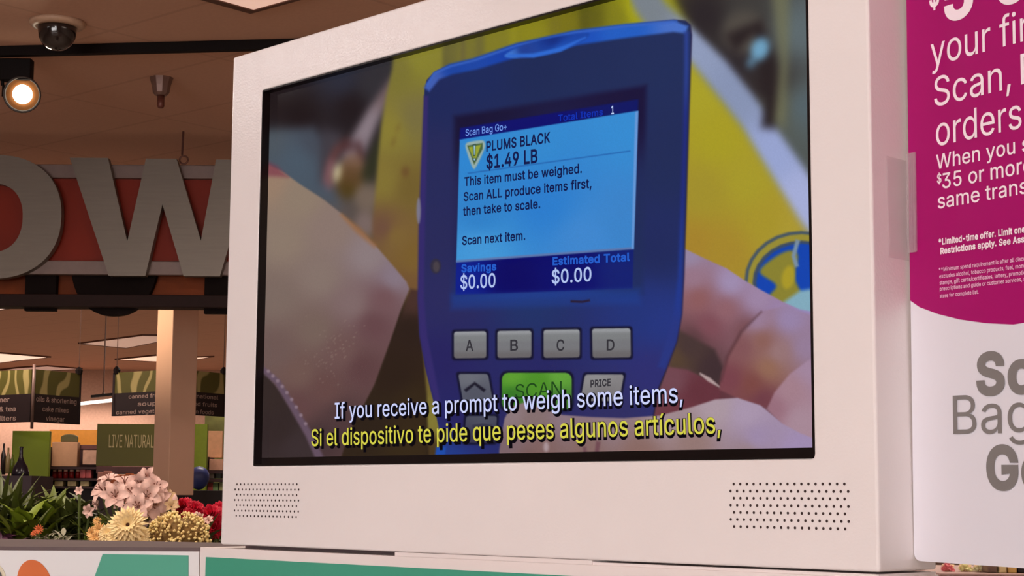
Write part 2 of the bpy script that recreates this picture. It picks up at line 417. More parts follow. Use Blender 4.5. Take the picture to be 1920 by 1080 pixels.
# banana, white bag edge and clutter on the right
paint([(1180, -10), (1205, 30), (1240, 80), (1298, 119), (1349, 183), (1392, 238), (1426, 294), (1468, 362), (1502, 417), (1560, 500), (1560, 640), (1240, 640), (1240, 100)],
      field([(1310, 160, 168, 158, 40), (1350, 260, 166, 154, 36), (1320, 360, 160, 142, 44), (1300, 460, 164, 130, 44), (1400, 340, 166, 152, 42), (1440, 420, 166, 146, 42), (1360, 470, 164, 134, 44), (1480, 430, 170, 150, 50)]), 5)
paint([(1170, -30), (1190, 20), (1230, 76), (1298, 119), (1349, 183), (1392, 238), (1426, 294), (1468, 362), (1502, 417), (1525, 445), (1560, 470), (1560, 400), (1511, 319), (1460, 247), (1413, 179), (1362, 115), (1298, 51), (1247, 4), (1220, -40)],
      field([(1215, 20, 120, 128, 136), (1300, 85, 142, 154, 186), (1380, 180, 134, 146, 178), (1450, 290, 150, 162, 206), (1505, 370, 164, 172, 214)]), 3)
paint(ell(1395, 60, 40, 40, 20), (78, 72, 66), 14); paint(band([(1370, 80), (1420, 50), (1440, 120), (1448, 190), (1440, 240)], [18, 14, 16, 14, 12]), (38, 30, 32), 10)
paint(ell(1425, 92, 17, 22, 20), (108, 158, 190), 6); paint(ell(1408, 118, 9, 9), (84, 116, 140), 5)
paint([(1446, -20), (1480, -20), (1478, 120), (1470, 240), (1452, 225), (1462, 120)], (112, 112, 84), 10, alpha=.8)
soften(4, PX > 1180)
# sticker on the fruit
paint(ell(1502, 526, 106, 93), (70, 84, 96), 3); paint(ell(1503, 527, 101, 88), (150, 138, 52), 2.5); paint(ell(1503, 530, 92, 79), (60, 74, 96), 2.5); paint(ell(1504, 530, 86, 73), (16, 66, 172), 3)
paint([(1425, 510), (1450, 484), (1480, 470), (1496, 480), (1490, 520), (1504, 560), (1470, 575), (1440, 560), (1455, 535)], (136, 128, 48), 5, True)
paint(ell(1478, 520, 12, 22, 10), (168, 150, 40), 5); paint([(1470, 566), (1500, 545), (1530, 540), (1530, 620), (1470, 590)], (128, 168, 186), 6)
paint(band([(1496, 450), (1488, 480), (1494, 500)], 4), (120, 140, 160), 3)
# hand on the right: back fingers
hand = field([(1290, 480, 148, 132, 160), (1300, 520, 150, 116, 134), (1310, 560, 140, 90, 92), (1330, 610, 124, 74, 84), (1300, 640, 88, 58, 62), (1370, 530, 158, 140, 176), (1360, 580, 142, 96, 104), (1420, 560, 156, 132, 164), (1460, 590, 152, 128, 166), (1510, 600, 148, 132, 180), (1400, 620, 118, 76, 82), (1310, 690, 78, 58, 56), (1290, 730, 100, 56, 62), (1330, 740, 92, 48, 56)])
paint([(1270, 455), (1281, 465), (1320, 484), (1362, 503), (1395, 525), (1426, 543), (1468, 566), (1500, 580), (1560, 590), (1560, 800), (1250, 800), (1250, 640)], hand, 2.2)
paint([(1262, 640), (1275, 620), (1340, 655), (1356, 690), (1348, 728), (1330, 714), (1290, 690), (1255, 690)], field([(1290, 650, 70, 52, 52), (1340, 690, 62, 44, 48), (1265, 670, 84, 64, 48)]), 6)
paint([(1225, 780), (1235, 735), (1252, 688), (1290, 694), (1330, 714), (1352, 732), (1345, 760), (1298, 785), (1240, 800)], field([(1260, 715, 112, 70, 80), (1310, 735, 98, 48, 58), (1280, 770, 104, 52, 62)]), 3)
paint(band([(1312, 700), (1330, 712), (1350, 726)], [1.5, 4, 1]), (176, 152, 152), 2.5)
paint([(1349, 731), (1353, 700), (1366, 660), (1390, 620), (1426, 584), (1470, 574), (1520, 590), (1560, 600), (1560, 690), (1500, 690), (1438, 765), (1390, 750)],
      field([(1420, 600, 152, 124, 150), (1480, 600, 150, 130, 168), (1390, 650, 128, 82, 86), (1430, 640, 138, 94, 86), (1370, 710, 118, 64, 74), (1410, 720, 122, 70, 66), (1440, 690, 146, 104, 84), (1460, 660, 150, 116, 118), (1430, 750, 110, 60, 70), (1510, 650, 148, 124, 152)]), 3)
paint([(1438, 767), (1452, 736), (1481, 701), (1515, 676), (1560, 655), (1560, 840), (1500, 830)], field([(1480, 730, 162, 126, 138), (1520, 690, 160, 132, 156), (1500, 790, 166, 136, 150), (1450, 765, 150, 108, 122)]), 3)
paint(band([(1428, 584), (1390, 622), (1364, 668), (1352, 715)], [1, 3, 3, 2]), (84, 50, 56), 4, alpha=.7)
# forearm and sleeve on the left
arm = field([(505, 340, 150, 124, 104), (560, 370, 140, 122, 106), (530, 450, 138, 120, 106), (620, 430, 136, 116, 108), (690, 480, 138, 122, 124), (740, 520, 132, 116, 128), (600, 520, 132, 114, 106), (520, 560, 122, 104, 96), (660, 570, 126, 104, 104), (720, 560, 112, 80, 84), (590, 620, 116, 96, 88), (700, 610, 100, 68, 72), (520, 660, 108, 86, 82), (640, 660, 108, 80, 78), (680, 690, 92, 62, 64), (560, 700, 110, 84, 78), (610, 730, 100, 70, 68), (640, 780, 76, 54, 56), (560, 760, 96, 66, 66), (600, 820, 66, 48, 50)])
paint([(470, 280), (497, 306), (530, 322), (565, 347), (604, 372), (640, 400), (672, 430), (702, 458), (735, 496), (762, 528), (768, 542), (752, 580), (738, 622), (722, 668), (702, 722), (680, 764), (655, 810), (636, 870), (470, 880)], arm, 3)
paint(band([(640, 402), (672, 432), (704, 462)], [2, 6, 3]), (150, 100, 60), 6, alpha=.7)
paint([(495, 300), (520, 312), (540, 332), (500, 330)], (120, 52, 70), 7, alpha=.7)
paint([(770, 542), (790, 545), (800, 640), (800, 870), (640, 870), (656, 812), (682, 766), (704, 724), (724, 668), (742, 622), (756, 580)], field([(775, 560, 70, 46, 40), (770, 620, 42, 28, 22), (740, 700, 42, 28, 20), (700, 800, 42, 30, 20), (780, 760, 50, 36, 20), (760, 830, 52, 38, 20)]), 5)
paint([(485, 690), (500, 702), (530, 738), (560, 790), (590, 840), (602, 880), (470, 880)], field([(500, 740, 50, 38, 36), (520, 800, 48, 36, 36), (560, 840, 56, 44, 46)]), 4)
paint(band([(492, 692), (520, 716), (548, 762), (580, 816), (604, 870)], [5, 6, 6, 7, 8]), (98, 78, 94), 4)
for i in range(9):
    t = i / 8; x = 497 + t * 70; y = 698 + t * 100 - 10 * math.sin(t * 3)
    paint(ell(x + 6, y - 2, 3.2, 3.2), (134, 112, 124), 2)
for i in range(70):                                    # pores catching the light on the wrist
    x = rng.normal(625, 26); y = rng.normal(665, 30) - (x - 625) * .5
    paint(ell(x, y, rng.uniform(1.2, 3), rng.uniform(.8, 1.6), -40, 8), (142, 120, 110), 1.2, alpha=.35)
paint([(792, 650), (801, 655), (818, 740), (828, 800), (822, 870), (804, 870), (800, 740)], field([(800, 700, 108, 92, 44), (815, 790, 128, 118, 50), (812, 850, 70, 52, 28)]), 4)
# the blue hand-held scanner
dev = [(796, 168), (800, 150), (815, 134), (842, 122), (888, 111), (970, 82), (1078, 58), (1173, 46), (1262, 37), (1284, 39), (1293, 47), (1295.5, 66), (1291, 200), (1285, 400), (1281, 520), (1277, 590), (1268, 640), (1251, 686), (1234, 727), (1222, 790), (1200, 880), (822, 880), (828, 846), (822, 800), (812, 750), (797, 688), (786, 625), (784, 560), (787, 420), (791, 300)]
devc = field([(830, 180, 26, 38, 88), (900, 140, 24, 40, 90), (1000, 130, 26, 40, 84), (1100, 120, 28, 42, 86), (1230, 110, 30, 44, 88), (1240, 300, 30, 42, 86), (1230, 480, 30, 40, 90), (820, 300, 36, 40, 88), (820, 460, 38, 40, 88), (830, 560, 40, 40, 92), (1000, 580, 30, 48, 102), (1200, 580, 32, 50, 120), (1240, 600, 34, 52, 128), (830, 680, 36, 32, 92), (1000, 690, 36, 36, 96), (1220, 700, 44, 44, 110), (860, 800, 36, 30, 88), (1000, 780, 40, 36, 86), (1150, 770, 46, 44, 96), (840, 850, 30, 60, 140)], s=30)
paint([(x + (3 if x < 900 else 2), y) for x, y in dev], (30, 24, 60), 3); paint(dev, devc, 1.6)
paint(band([(800, 168), (818, 143), (845, 130), (890, 120), (970, 94), (1078, 71), (1173, 58), (1262, 49), (1288, 56)], [6, 8, 10, 11, 13, 14, 13, 11, 7]), field([(810, 150, 62, 92, 176), (850, 128, 22, 66, 160), (970, 94, 16, 62, 166), (1080, 68, 24, 78, 184), (1170, 56, 32, 92, 192), (1280, 50, 70, 110, 196)]), 4)
paint(band([(800, 160), (815, 137), (845, 124), (890, 113), (970, 85), (1078, 61), (1173, 49), (1270, 40)], 2.2), (56, 98, 190), 2.5, alpha=.8)
paint([(946, 104), (972, 88), (1010, 76), (1060, 66), (1104, 62), (1092, 78), (1050, 96), (1000, 107), (962, 109)], field([(980, 96, 26, 56, 140), (1040, 76, 10, 38, 120), (1050, 92, 30, 90, 196), (960, 104, 62, 118, 206)]), 3, True)
paint(band([(952, 104), (1000, 104), (1050, 93), (1098, 70)], [2, 4, 4, 1]), (44, 104, 206), 3)
paint(band([(1287, 60), (1287, 130), (1284, 260), (1279, 400), (1275, 520), (1270, 590), (1258, 640), (1240, 690)], [4, 4, 3.5, 3.5, 4, 7, 9, 7]), field([(1286, 80, 40, 62, 140), (1284, 300, 28, 40, 124), (1275, 520, 30, 54, 138), (1250, 650, 38, 52, 126)]), 5)
paint(band([(799, 180), (795, 300), (791, 420), (789, 560), (794, 630), (808, 700), (822, 760)], [4, 5, 6, 6, 7, 7, 5]), (50, 40, 104), 4)
paint(ell(817, 499, 10, 14), (48, 44, 62), 2.5); paint(ell(818, 500, 6, 10), (70, 62, 70), 2.5)
paint(ell(785, 395, 4, 24), (120, 116, 136), 3)
# its display
paint([(852, 218), (1212, 160), (1206, 552), (846, 566)], field([(870, 215, 20, 16, 52), (1200, 170, 22, 16, 56), (1205, 400, 30, 42, 88), (850, 400, 34, 36, 84), (1000, 562, 28, 56, 130)]), 8)
paint([(863, 240), (1197, 186), (1196, 212), (861, 264)], field([(880, 250, 6, 18, 112), (1000, 226, 4, 10, 106), (1180, 198, 8, 20, 98)]), 2.5)
paint([(862, 262), (1196.5, 207.5), (1188, 467), (855.5, 492)], field([(880, 280, 44, 132, 206), (1000, 260, 50, 136, 206), (1180, 230, 52, 138, 208), (900, 400, 46, 128, 200), (1020, 380, 42, 124, 204), (1170, 420, 58, 130, 200), (900, 470, 66, 150, 214), (1100, 450, 62, 134, 206)]), 1.3)
paint([(855.5, 488), (1188, 463), (1188, 468), (855.5, 493)], (92, 118, 170), 1.5)
paint([(1191, 210), (1197, 208), (1188.5, 467), (1184, 467)], (100, 150, 214), 1.5)
paint([(855.5, 492.5), (1188, 467.5), (1186, 541), (854, 553)], field([(870, 520, 6, 28, 138), (960, 520, 2, 2, 96), (1060, 510, 4, 8, 104), (1170, 500, 14, 30, 112)]), 2)
paint([(846, 553), (1200, 541), (1200, 570), (846, 580)], (28, 60, 140), 9, alpha=.6)
paint(band([(877, 325), (1030, 304), (1182, 283)], 1.1), (34, 98, 172), 1.2)
paint(band([(1070, 565), (1092, 566), (1106, 563)], 2), (38, 24, 46), 2)
# warning sign on the display: triangle standing on its point
paint([(873, 271), (881, 266), (903, 263), (909, 268), (908, 280), (893, 312), (886, 314), (875, 284)], (150, 172, 168), 2.2, True)
paint([(876, 273), (905, 268), (905, 279), (889, 309)], (70, 96, 60), 1.5); paint([(879, 276), (902, 271.5), (890, 304)], (150, 160, 52), 1.2)
paint([(886.5, 271), (892, 270), (891, 292), (887.5, 293)], (24, 56, 50), 1.2); paint(ell(889.5, 299.5, 3, 3.5), (24, 56, 50), 1.2)
paint([(888, 273), (891, 272.5), (890, 290), (888.5, 290)], (168, 206, 222), 1.2); paint(ell(889.5, 299, 1.6, 2), (168, 206, 222), 1)
# its keys
keyc = lambda y0, y1: field([(0, y0, 150, 152, 156), (0, (y0 * 3 + y1) / 4, 122, 124, 126), (0, (y0 + y1) / 2, 116, 116, 120), (0, y1, 104, 100, 102)], s=4)
def key(x0, y0, x1, y1, dx=0, dy=0, colf=None, r=5, dark=4):
    P = rounded_rect(x0, y0, x1, y1, r, 3)
    sh = [(x + dx * (y - y0) / (y1 - y0), y + dy * (x - x0) / (x1 - x0)) for x, y in P]
    c = np.mean(sh, 0)
    paint([(c[0] + (x - c[0]) * (1 + 2 * dark / (x1 - x0)), c[1] + (y - c[1]) * (1 + 2 * dark / (y1 - y0))) for x, y in sh], (16, 16, 44), 2.5)
    g = colf or (lambda x, y: keyc(y0, y1)(np.zeros_like(x), y - dy * (x - x0) / (x1 - x0)))
    paint(sh, g, 1.4)
key(851, 622, 912, 672, 0, -1); key(932.6, 620.6, 996.5, 671.3, 0, -1); key(1019, 618.6, 1087, 671, 0, -1); key(1110, 616.5, 1182, 671, 1, -1)
key(859, 701, 915, 752, 9, 0, field([(880, 705, 104, 106, 116), (890, 740, 80, 82, 96)], s=6))
paint(band([(872, 733), (890, 719), (909, 733)], 3), (26, 24, 40), 2)
key(941, 699, 1072, 768, 0, 0, field([(960, 705, 92, 156, 48), (1050, 705, 96, 160, 56), (960, 745, 52, 116, 36), (1010, 720, 76, 142, 38), (1050, 750, 66, 118, 50)], s=8), 12)
key(1097, 702, 1170, 752, -9, 0, field([(1120, 705, 140, 138, 140), (1130, 740, 120, 116, 118)], s=6))
key(874, 780, 932, 830, -4, 0, field([(900, 785, 74, 76, 92), (900, 820, 52, 50, 74)], s=6))
paint(band([(886, 800), (905, 797), (922, 800)], 3), (40, 38, 58), 2, alpha=.6)
# front finger
paint([(936, 880), (936, 845), (941, 812), (946, 785), (958, 762), (985, 754), (1020, 764), (1055, 778), (1110, 782), (1170, 784), (1238, 779), (1298, 763), (1341, 749), (1383, 746), (1426, 760), (1468, 795), (1500, 812), (1560, 836), (1560, 900), (936, 900)],
      field([(960, 780, 140, 120, 124), (1000, 790, 132, 110, 110), (950, 830, 122, 98, 104), (1020, 840, 128, 98, 96), (1060, 790, 138, 116, 126), (1140, 795, 142, 120, 128), (1100, 840, 132, 102, 98), (1250, 790, 158, 136, 142), (1340, 765, 170, 150, 160), (1400, 775, 168, 148, 172), (1300, 830, 146, 118, 114), (1420, 820, 156, 136, 168), (1500, 850, 158, 138, 176), (1400, 850, 150, 126, 132), (1200, 850, 136, 104, 98), (1000, 865, 118, 88, 86)]), 2.2)
paint(band([(1096, 838), (1098, 858)], 3), (112, 76, 84), 3); paint(band([(1122, 828), (1116, 866)], 4), (110, 72, 80), 3); paint(ell(1024, 838, 5, 9), (168, 146, 150), 4)
paint([(818, 838), (836, 838), (832, 880), (812, 880)], (26, 74, 168), 3)
IMG *= (.985 + .03 * rng.random((NY, NX, 1)))
# build the panel mesh, one colour per point
me = bpy.data.meshes.new('picture')
co = np.empty((NX * NY, 3)); co[:, 0] = GX.ravel(); co[:, 1] = REC; co[:, 2] = GZ.ravel()
idx = np.arange(NX * NY).reshape(NY, NX)
qd = np.stack([idx[:-1, :-1], idx[1:, :-1], idx[1:, 1:], idx[:-1, 1:]], -1).reshape(-1, 4)
me.vertices.add(len(co)); me.vertices.foreach_set('co', co.ravel())
me.loops.add(qd.size); me.loops.foreach_set('vertex_index', qd.ravel().astype(np.int32))
me.polygons.add(len(qd)); me.polygons.foreach_set('loop_start', np.arange(0, qd.size, 4, dtype=np.int32))
me.update(calc_edges=True)
at_ = me.color_attributes.new('video', 'FLOAT_COLOR', 'POINT')
v = np.clip(IMG, 0, 255).reshape(-1, 3) / 255; v = np.where(v <= .04045, v / 12.92, ((v + .055) / 1.055) ** 2.4)
rgba = np.ones((len(v), 4), np.float32); rgba[:, :3] = v; at_.data.foreach_set('color', rgba.ravel())
pm = bpy.data.materials.new('lit screen'); pm.use_nodes = True
_b = pm.node_tree.nodes['Principled BSDF']; _b.inputs['Base Color'].default_value = (.004, .004, .004, 1); _b.inputs['Roughness'].default_value = .05; _b.inputs['Specular IOR Level'].default_value = .12
_a = pm.node_tree.nodes.new('ShaderNodeVertexColor'); _a.layer_name = 'video'
pm.node_tree.links.new(_a.outputs[0], _b.inputs['Emission Color']); _b.inputs['Emission Strength'].default_value = 1.0
picture = link('picture', me, pm, kiosk)
picture['label'] = 'video frame of a blue hand-held scanner held beside bananas'
# lettering shown on the screen
def glow(name, rgb): return mat('screen ' + name, (4, 4, 6), .2, var=0, emit=rgb, es=1.0, spec=.1)
def screen_text(s, a, b, cap_px, m, seen=None, weight=0.0, lift=.0006, name='screen_lettering', off=(0, 0), parent=None):
    p, q = kpx(a[0] + off[0], a[1] + off[1], REC), kpx(b[0] + off[0], b[1] + off[1], REC)
    u = kpx(a[0] + off[0], a[1] + off[1] - cap_px, REC)
    return letter_mesh(name, s, p, q - p, u - p, seen or s, m, parent or picture, weight, (0, -lift, 0))
ink = glow('ink', (14, 22, 74))
screen_text('Scan Bag Go+', (873.6, 255.5), (951.4, 243.3), 12.5, glow('pale blue', (112, 150, 232)), weight=.012)
screen_text('Total Items', (1047.3, 228), (1131.3, 216), 12, glow('deep blue', (14, 48, 176)), weight=.012)
screen_text('1', (1147, 214), (1152, 213.5), 15, glow('white blue', (190, 208, 248)), weight=.012)
screen_text('PLUMS BLACK', (912.7, 284), (1032.6, 266.8), 18, ink, weight=.022)
screen_text('$1.49 LB', (912.7, 316.5), (1008.6, 304.5), 24, ink, weight=.022)
screen_text('This item must be weighed.', (871.5, 349), (1091.9, 324), 16, ink, weight=.018)
screen_text('Scan ALL produce items first,', (870.2, 377.2), (1110, 352), 16, ink, weight=.018)
screen_text('then take to scale.', (869.1, 404.6), (1013.7, 390), 16, ink, weight=.018)
screen_text('Scan next item.', (867.4, 459.4), (985.6, 449.8), 16, ink, weight=.018)
screen_text('Savings', (865.7, 510.5), (931.5, 506.5), 14, glow('mid blue', (36, 92, 202)), weight=.03)
screen_text('Estimated Total', (1037, 497), (1182, 489), 14, glow('mid blue', (36, 92, 202)), weight=.03)
screen_text('$0.00', (864, 542), (929.8, 538), 25, glow('pale white', (176, 194, 240)), weight=.012)
screen_text('$0.00', (1035.3, 531.7), (1109.7, 526.5), 25, glow('pale white', (176, 194, 240)), weight=.012)
for ch, x, y in (('A', 874, 658), ('B', 957.5, 657.5), ('C', 1044.5, 657.5), ('D', 1138.5, 657)):
    screen_text(ch, (x, y), (x + 14.5, y - .4), 20, glow('key ink', (52, 50, 56)), weight=.015)
screen_text('SCAN', (967, 747), (1054, 741), 26, glow('dark green', (30, 70, 26)), weight=.0)
screen_text('PRICE', (1108, 726), (1146, 723), 12.5, glow('key ink', (62, 60, 66)), weight=.03)
S1 = 'If you receive a prompt to weigh some items,'; S2 = 'Si el dispositivo te pide que peses algunos artículos,'
blk = glow('black', (6, 4, 12))
for s, a, b, cap, m in ((S1, (629.4, 785), (1282, 754.5), 29.5, glow('caption white', (204, 210, 250))), (S2, (585.4, 836.4), (1353, 812), 31, glow('caption yellow', (214, 208, 74)))):
    t = screen_text(s, a, b, cap, m, weight=.004, lift=.0012, name='subtitle')
    screen_text(s, a, b, cap, blk, weight=.05, lift=.0008, name='subtitle_shadow', off=(2.2, 2.6), parent=picture)
# two speaker grilles: rows of punched holes
hole_m = mat('punched hole', (58, 40, 38), .8, var=.02)
GP = .1046 / 16; GR = .03349 / 6
for gu in (-.02756, .64264):
    bm = bmesh.new()
    for r in range(7):
        n = 17 + (r % 2)
        for k in range(n):
            cx = gu + (k - (r % 2) * .5) * GP; cz = MB - .01946 - r * GR
            vs = [bm.verts.new((cx + .00118 * math.cos(t), -.00025, cz + .00118 * math.sin(t))) for t in np.linspace(0, 2 * np.pi, 10, endpoint=False)]
            bm.faces.new(vs[::-1])
    obj('speaker_grille', bm, hole_m, kiosk)
# ------------------------------------------------------------------ stand below the screen
PT = CZ - .0584                                      # top of the stand
stand = thing('kiosk_stand', 'white pedestal with a teal front panel right under the screen cabinet', 'stand', (KB.x, KB.y, 0), YAW)
SU0, SU1, SD = -.0937, SW + MR, .082
teal_m = mat('teal graphic', (72, 156, 130), .4, spec=.2, var=.02, scale=4)
cream_m = mat('white laminate', (236, 223, 220), .3, var=.012, scale=6, bump=.05, bscale=400)
obj('body', B((SU0, 0, 0), (SU1, SD, PT)), cream_m, stand, bevel=.0008)
Sinv = (Matrix.Translation(Vector((KB.x, KB.y, 0))) @ Matrix.Rotation(YAW, 4, 'Z')).inverted()
def spx(px, py): return Sinv @ on_plane(px, py, P0, kb)
u74, u111 = spx(740.6, 1033).x, spx(1110, 1050).x
bm = B((u74, -.0002, PT), (u111, KD, KB.z - .0002)); box(bm, (u111, .001, PT), (SU1 - .001, KD, KB.z - .0016))
obj('riser', bm, cream_m, stand)
obj('gap_shade_plate', B((-ML + .004, .03, PT), (u74, KD, KB.z - .0002)), mat('shadow gap plate', (120, 100, 100), .7), stand, label='recessed plate coloured dark for the shade of the gap')  # dark colour stands in for the shade inside the gap
tl, tr = spx(387.5, 1045.4), spx(800, 1064.5)
obj('panel', B((tl.x, -.0012, .25), (SU1 - .04, .0, (tl.z + tr.z) / 2)), teal_m, stand, label='teal front panel')
# ------------------------------------------------------------------ the counter unit on the left, turned to face the camera
cnr = KB + kd * SU0                                  # its right front corner touches the stand
CF = cnr.y
counter = thing('counter_unit', 'low white counter with teal and orange graphics and a grey top, left of the screen', 'counter', (-1.4, CF, 0))
cl = lambda p: p - Vector((-1.4, CF, 0))
xr = cnr.x - .0003
topz = CZ - .0590
bm = bmesh.new()
A_, B_ = at(412, 1015.6, 2.01), at(0, 1008.6, 2.18)
sl = (B_.y - A_.y) / (B_.x - A_.x)
foot = [(-3.0, CF), (xr, CF), (xr + .0, A_.y + sl * (xr - A_.x)), (B_.x - .1, B_.y + .05), (-3.0, B_.y + .05)]
prism(bm, [cl(Vector((x, y, 0))) for x, y in foot], (0, 0, topz - .004))
obj('body', bm, mat('white counter laminate', (214, 208, 208), .3, var=.012, scale=6, spec=.3), counter, bevel=.0006)
bm = bmesh.new()
foot = [(-3.0, CF + .001), (xr, CF + .001), (xr + kb.x * .16 - .004, CF + .001 + kb.y * .16), (xr + kb.x * .17 - .004, A_.y + .03), (B_.x - .1, B_.y + .05), (-3.0, B_.y + .05)]
prism(bm, [cl(Vector((x, y, topz - .004))) for x, y in foot], (0, 0, .004))
obj('worktop', bm, mat('grey worktop', (104, 88, 88), .7, spec=.2, var=.06, scale=9), counter)
def cpx(px, py): return cl(at(px, py, CF))
def decal(name, pts, m, t=.0008, label=None):
    bm = bmesh.new(); prism(bm, [cpx(x, y) + Vector((0, -t, 0)) for x, y in pts], (0, t, 0)); return obj(name, bm, m, counter, label=label)
decal('graphic', [(192.7, 1038.7), (353.5, 1041.3), (352, 1300), (60, 1300), (140, 1172), (163, 1120), (178, 1080)], teal_m, label='teal graphic')
decal('graphic', [tuple(p) for p in smooth_poly([(60, 1049.5), (74, 1054), (86, 1066), (97, 1088), (106, 1130), (60, 1160), (30, 1130), (32, 1085), (38, 1064), (48, 1053)], 5)], mat('orange graphic', (206, 98, 28), .4, spec=.2, var=.02), label='orange rounded graphic')
decal('graphic', ell(-22, 1088, 34, 36), mat('cream ring', (206, 190, 160), .4), .0006, label='cream ring around the dark disc')
decal('graphic', ell(-26, 1090, 32, 33), mat('dark disc', (42, 26, 24), .4), .0010, label='dark disc')

# ------------------------------------------------------------------ purple offer board clipped to the cabinet's right side
SY = math.radians(-59.0); STILT = math.radians(-.75)
SA = P0 + kd * (SW + MR + .0012) + kb * .0465        # its left edge, against the cabinet's side
sd = Vector((math.cos(SY), math.sin(SY), 0)); sn = Vector((-math.sin(SY), math.cos(SY), 0))
SM = Matrix.Translation(SA) @ Matrix.Rotation(SY, 4, 'Z') @ Matrix.Rotation(-STILT, 4, 'Y')
Winv = SM.inverted()
board = thing('offer_sign', 'tall purple and white offer board with white print, right of the screen', 'sign')
board.matrix_world = SM
nrm = (SM.to_3x3() @ Vector((0, 1, 0))).normalized()
def wpx(px, py): return Winv @ on_plane(px, py, SA, nrm)
zb = wpx(1850, 1060.6).z
BWID = .50; BTOP = .52
out = rounded_rect(0, zb, BWID, BTOP, .0065, 6)
bm = bmesh.new(); prism(bm, [Vector((x, 0, z)) for x, z in out], (0, .004, 0))
obj('board', bm, mat('white sign board', (226, 222, 230), .4, var=.012, scale=5), board)
# purple field: everything above a sagging curve
cv = [wpx(x, y) for x, y in ((1703.5, 564), (1725, 576), (1760, 589), (1800, 599), (1850, 606), (1900, 608.5))]
cvp = [(p.x, p.z) for p in cv]; cvp[0] = (0.0, cvp[0][1])
x_, z_ = cvp[-1]; cvp += [(x_ + .03 * k, z_ + .0016 * k * k) for k in range(1, 40) if x_ + .03 * k < BWID - .001] + [(BWID, z_ + .35 * (BWID - x_) ** 2 * 5)]
bm = bmesh.new()
top = [v for v in out if v[1] > 0]
prism(bm, [Vector((x, -.0004, z)) for x, z in cvp + [(BWID, BTOP - .0065)] + [p for p in out if p[1] > BTOP - .0066 and p[0] > BWID / 2][1:] + [p for p in out if p[1] > BTOP - .0066 and p[0] < BWID / 2]], (0, .0004, 0))
obj('purple_field', bm, mat('magenta print', (166, 18, 104), .4, var=.015, scale=5, spec=.2), board)
white_ink = mat('white print', (250, 232, 240), .45, var=.01); grey_ink = mat('grey print', (128, 122, 120), .45, var=.01); pink_ink = mat('pale print', (240, 190, 220), .45, var=.01)
def sign_text(s, seen, a, b, cap_px, m, weight=0.0, capat=None):
    p, q = wpx(*a), wpx(*b); q = Vector((q.x, q.y, p.z + (q.z - p.z)))
    c = capat or a
    u0, u1 = wpx(c[0], c[1]), wpx(c[0], c[1] - cap_px)
    hgt = (u1 - u0).length
    ex = Vector((q.x - p.x, 0, 0)); ey = Vector((0, 0, hgt))
    z0 = (p.z + q.z) / 2
    return letter_mesh('sign_lettering', s, Vector((p.x, -.0009, z0)), ex, ey, seen, m, board, weight)
sign_text('$', '$', (1744, 14), (1763, 9), 42, white_ink, .02)
sign_text('5 off', '5', (1772, 39), (1827, 24), 86, white_ink, .03)
sign_text('your first', 'your fi', (1747, 124), (1907, 82), 55, white_ink)
sign_text('Scan,', 'Scan,', (1753.5, 201), (1897, 165), 55, white_ink)
sign_text('Bag,', 'Ba', (1916, 161), (1989, 139), 57, white_ink)
sign_text('orders', 'order', (1757, 274.5), (1889, 246), 55, white_ink)
sign_text('When you spend', 'When you', (1757, 320.5), (1905, 285), 27, white_ink, .006)
sign_text('$', '$', (1758.5, 344), (1767, 342.5), 17, white_ink, .01)
sign_text('35 or more', '35 or', (1768.5, 354.5), (1847, 338.5), 28, white_ink, .006)
sign_text('same transaction', 'same', (1760, 391.5), (1838.5, 377.5), 27, white_ink, .006)
sign_text('*Limited-time offer. Limit one', '*Limited-time offer. L', (1761.5, 459), (1879, 442.6), 11, white_ink, .03)
sign_text('Restrictions apply. See Associate', 'Restrictions apply. See', (1765, 477), (1896.5, 457), 11, white_ink, .03)
for s, a, b in (('**Minimum spend requirement is after all disc', (1762, 509.5), (1920, 489)), ('excludes alcohol, tobacco products, fuel, mon', (1763, 522), (1920, 502)), ('stamps, gift cards/certificates, lottery, promoti', (1763.4, 533.8), (1920, 515)),
                ('prescriptions and guide or customer services,', (1763.7, 545.5), (1918, 527)), ('store for complete list.', (1763.7, 558.5), (1836.5, 551))):
    full = {'**M': s + 'ounts', 'exc': s + 'ey orders', 'sta': s + 'onal', 'pre': s + ' see'}.get(s[:3], s)
    sign_text(full, s, a, b, 7.2, pink_ink, .012)
sign_text('Scan', 'Sc', (1832, 735.5), (1943, 735.5), 72, grey_ink, .034)
sign_text('Bag', 'Bag', (1789, 814), (1936, 811), 72, grey_ink)
sign_text('Go', 'G', (1851.4, 914.5), (1912, 915), 75, grey_ink, .034)
# clear plastic clip
clip = thing('sign_clip', 'clear plastic clip on the cabinet side gripping the edge of the purple board', 'clip', KB, YAW)
clear = mat('clear plastic', (226, 205, 210), .12, var=.02, alpha=.16)
def side_px(px, py, off=0): return Kinv @ on_plane(px, py, P0 + kd * (SW + MR), kd)
c0, c1 = side_px(1658, 292), side_px(1668, 483)
zc0, zc1 = c1.z, c0.z
xs = SW + MR + .0003
obj('flange', B((xs, (c0.y + c1.y) / 2, zc0), (xs + .0011, .0475, zc1)), clear, clip, bevel=.0003)
Cm = Kinv @ SM
bm = bmesh.new()
zz0, zz1 = wpx(1712, 474).z, wpx(1709, 288).z
wl = wpx(1721, 380).x
box(bm, (-.0004, -.0022, zz0), (wl, -.0012, zz1), Cm)
for xx in (.0006, wl * .4, wl * .62, wl - .0012): box(bm, (xx, -.0036, zz0), (xx + .0009, -.0022, zz1), Cm)
box(bm, (-.0004, .0043, zz0), (wl, .0053, zz1), Cm)
obj('channel', bm, clear, clip)
# ------------------------------------------------------------------ ceiling things
def Cp(px, py, dz=0):                                # photo point on the ceiling
    r = ray(px, py); return CAM + r * ((CEIL - dz - CZ) / r.z)
black_m = mat('black painted metal', (18, 10, 9), .6, var=.05, spec=.15)
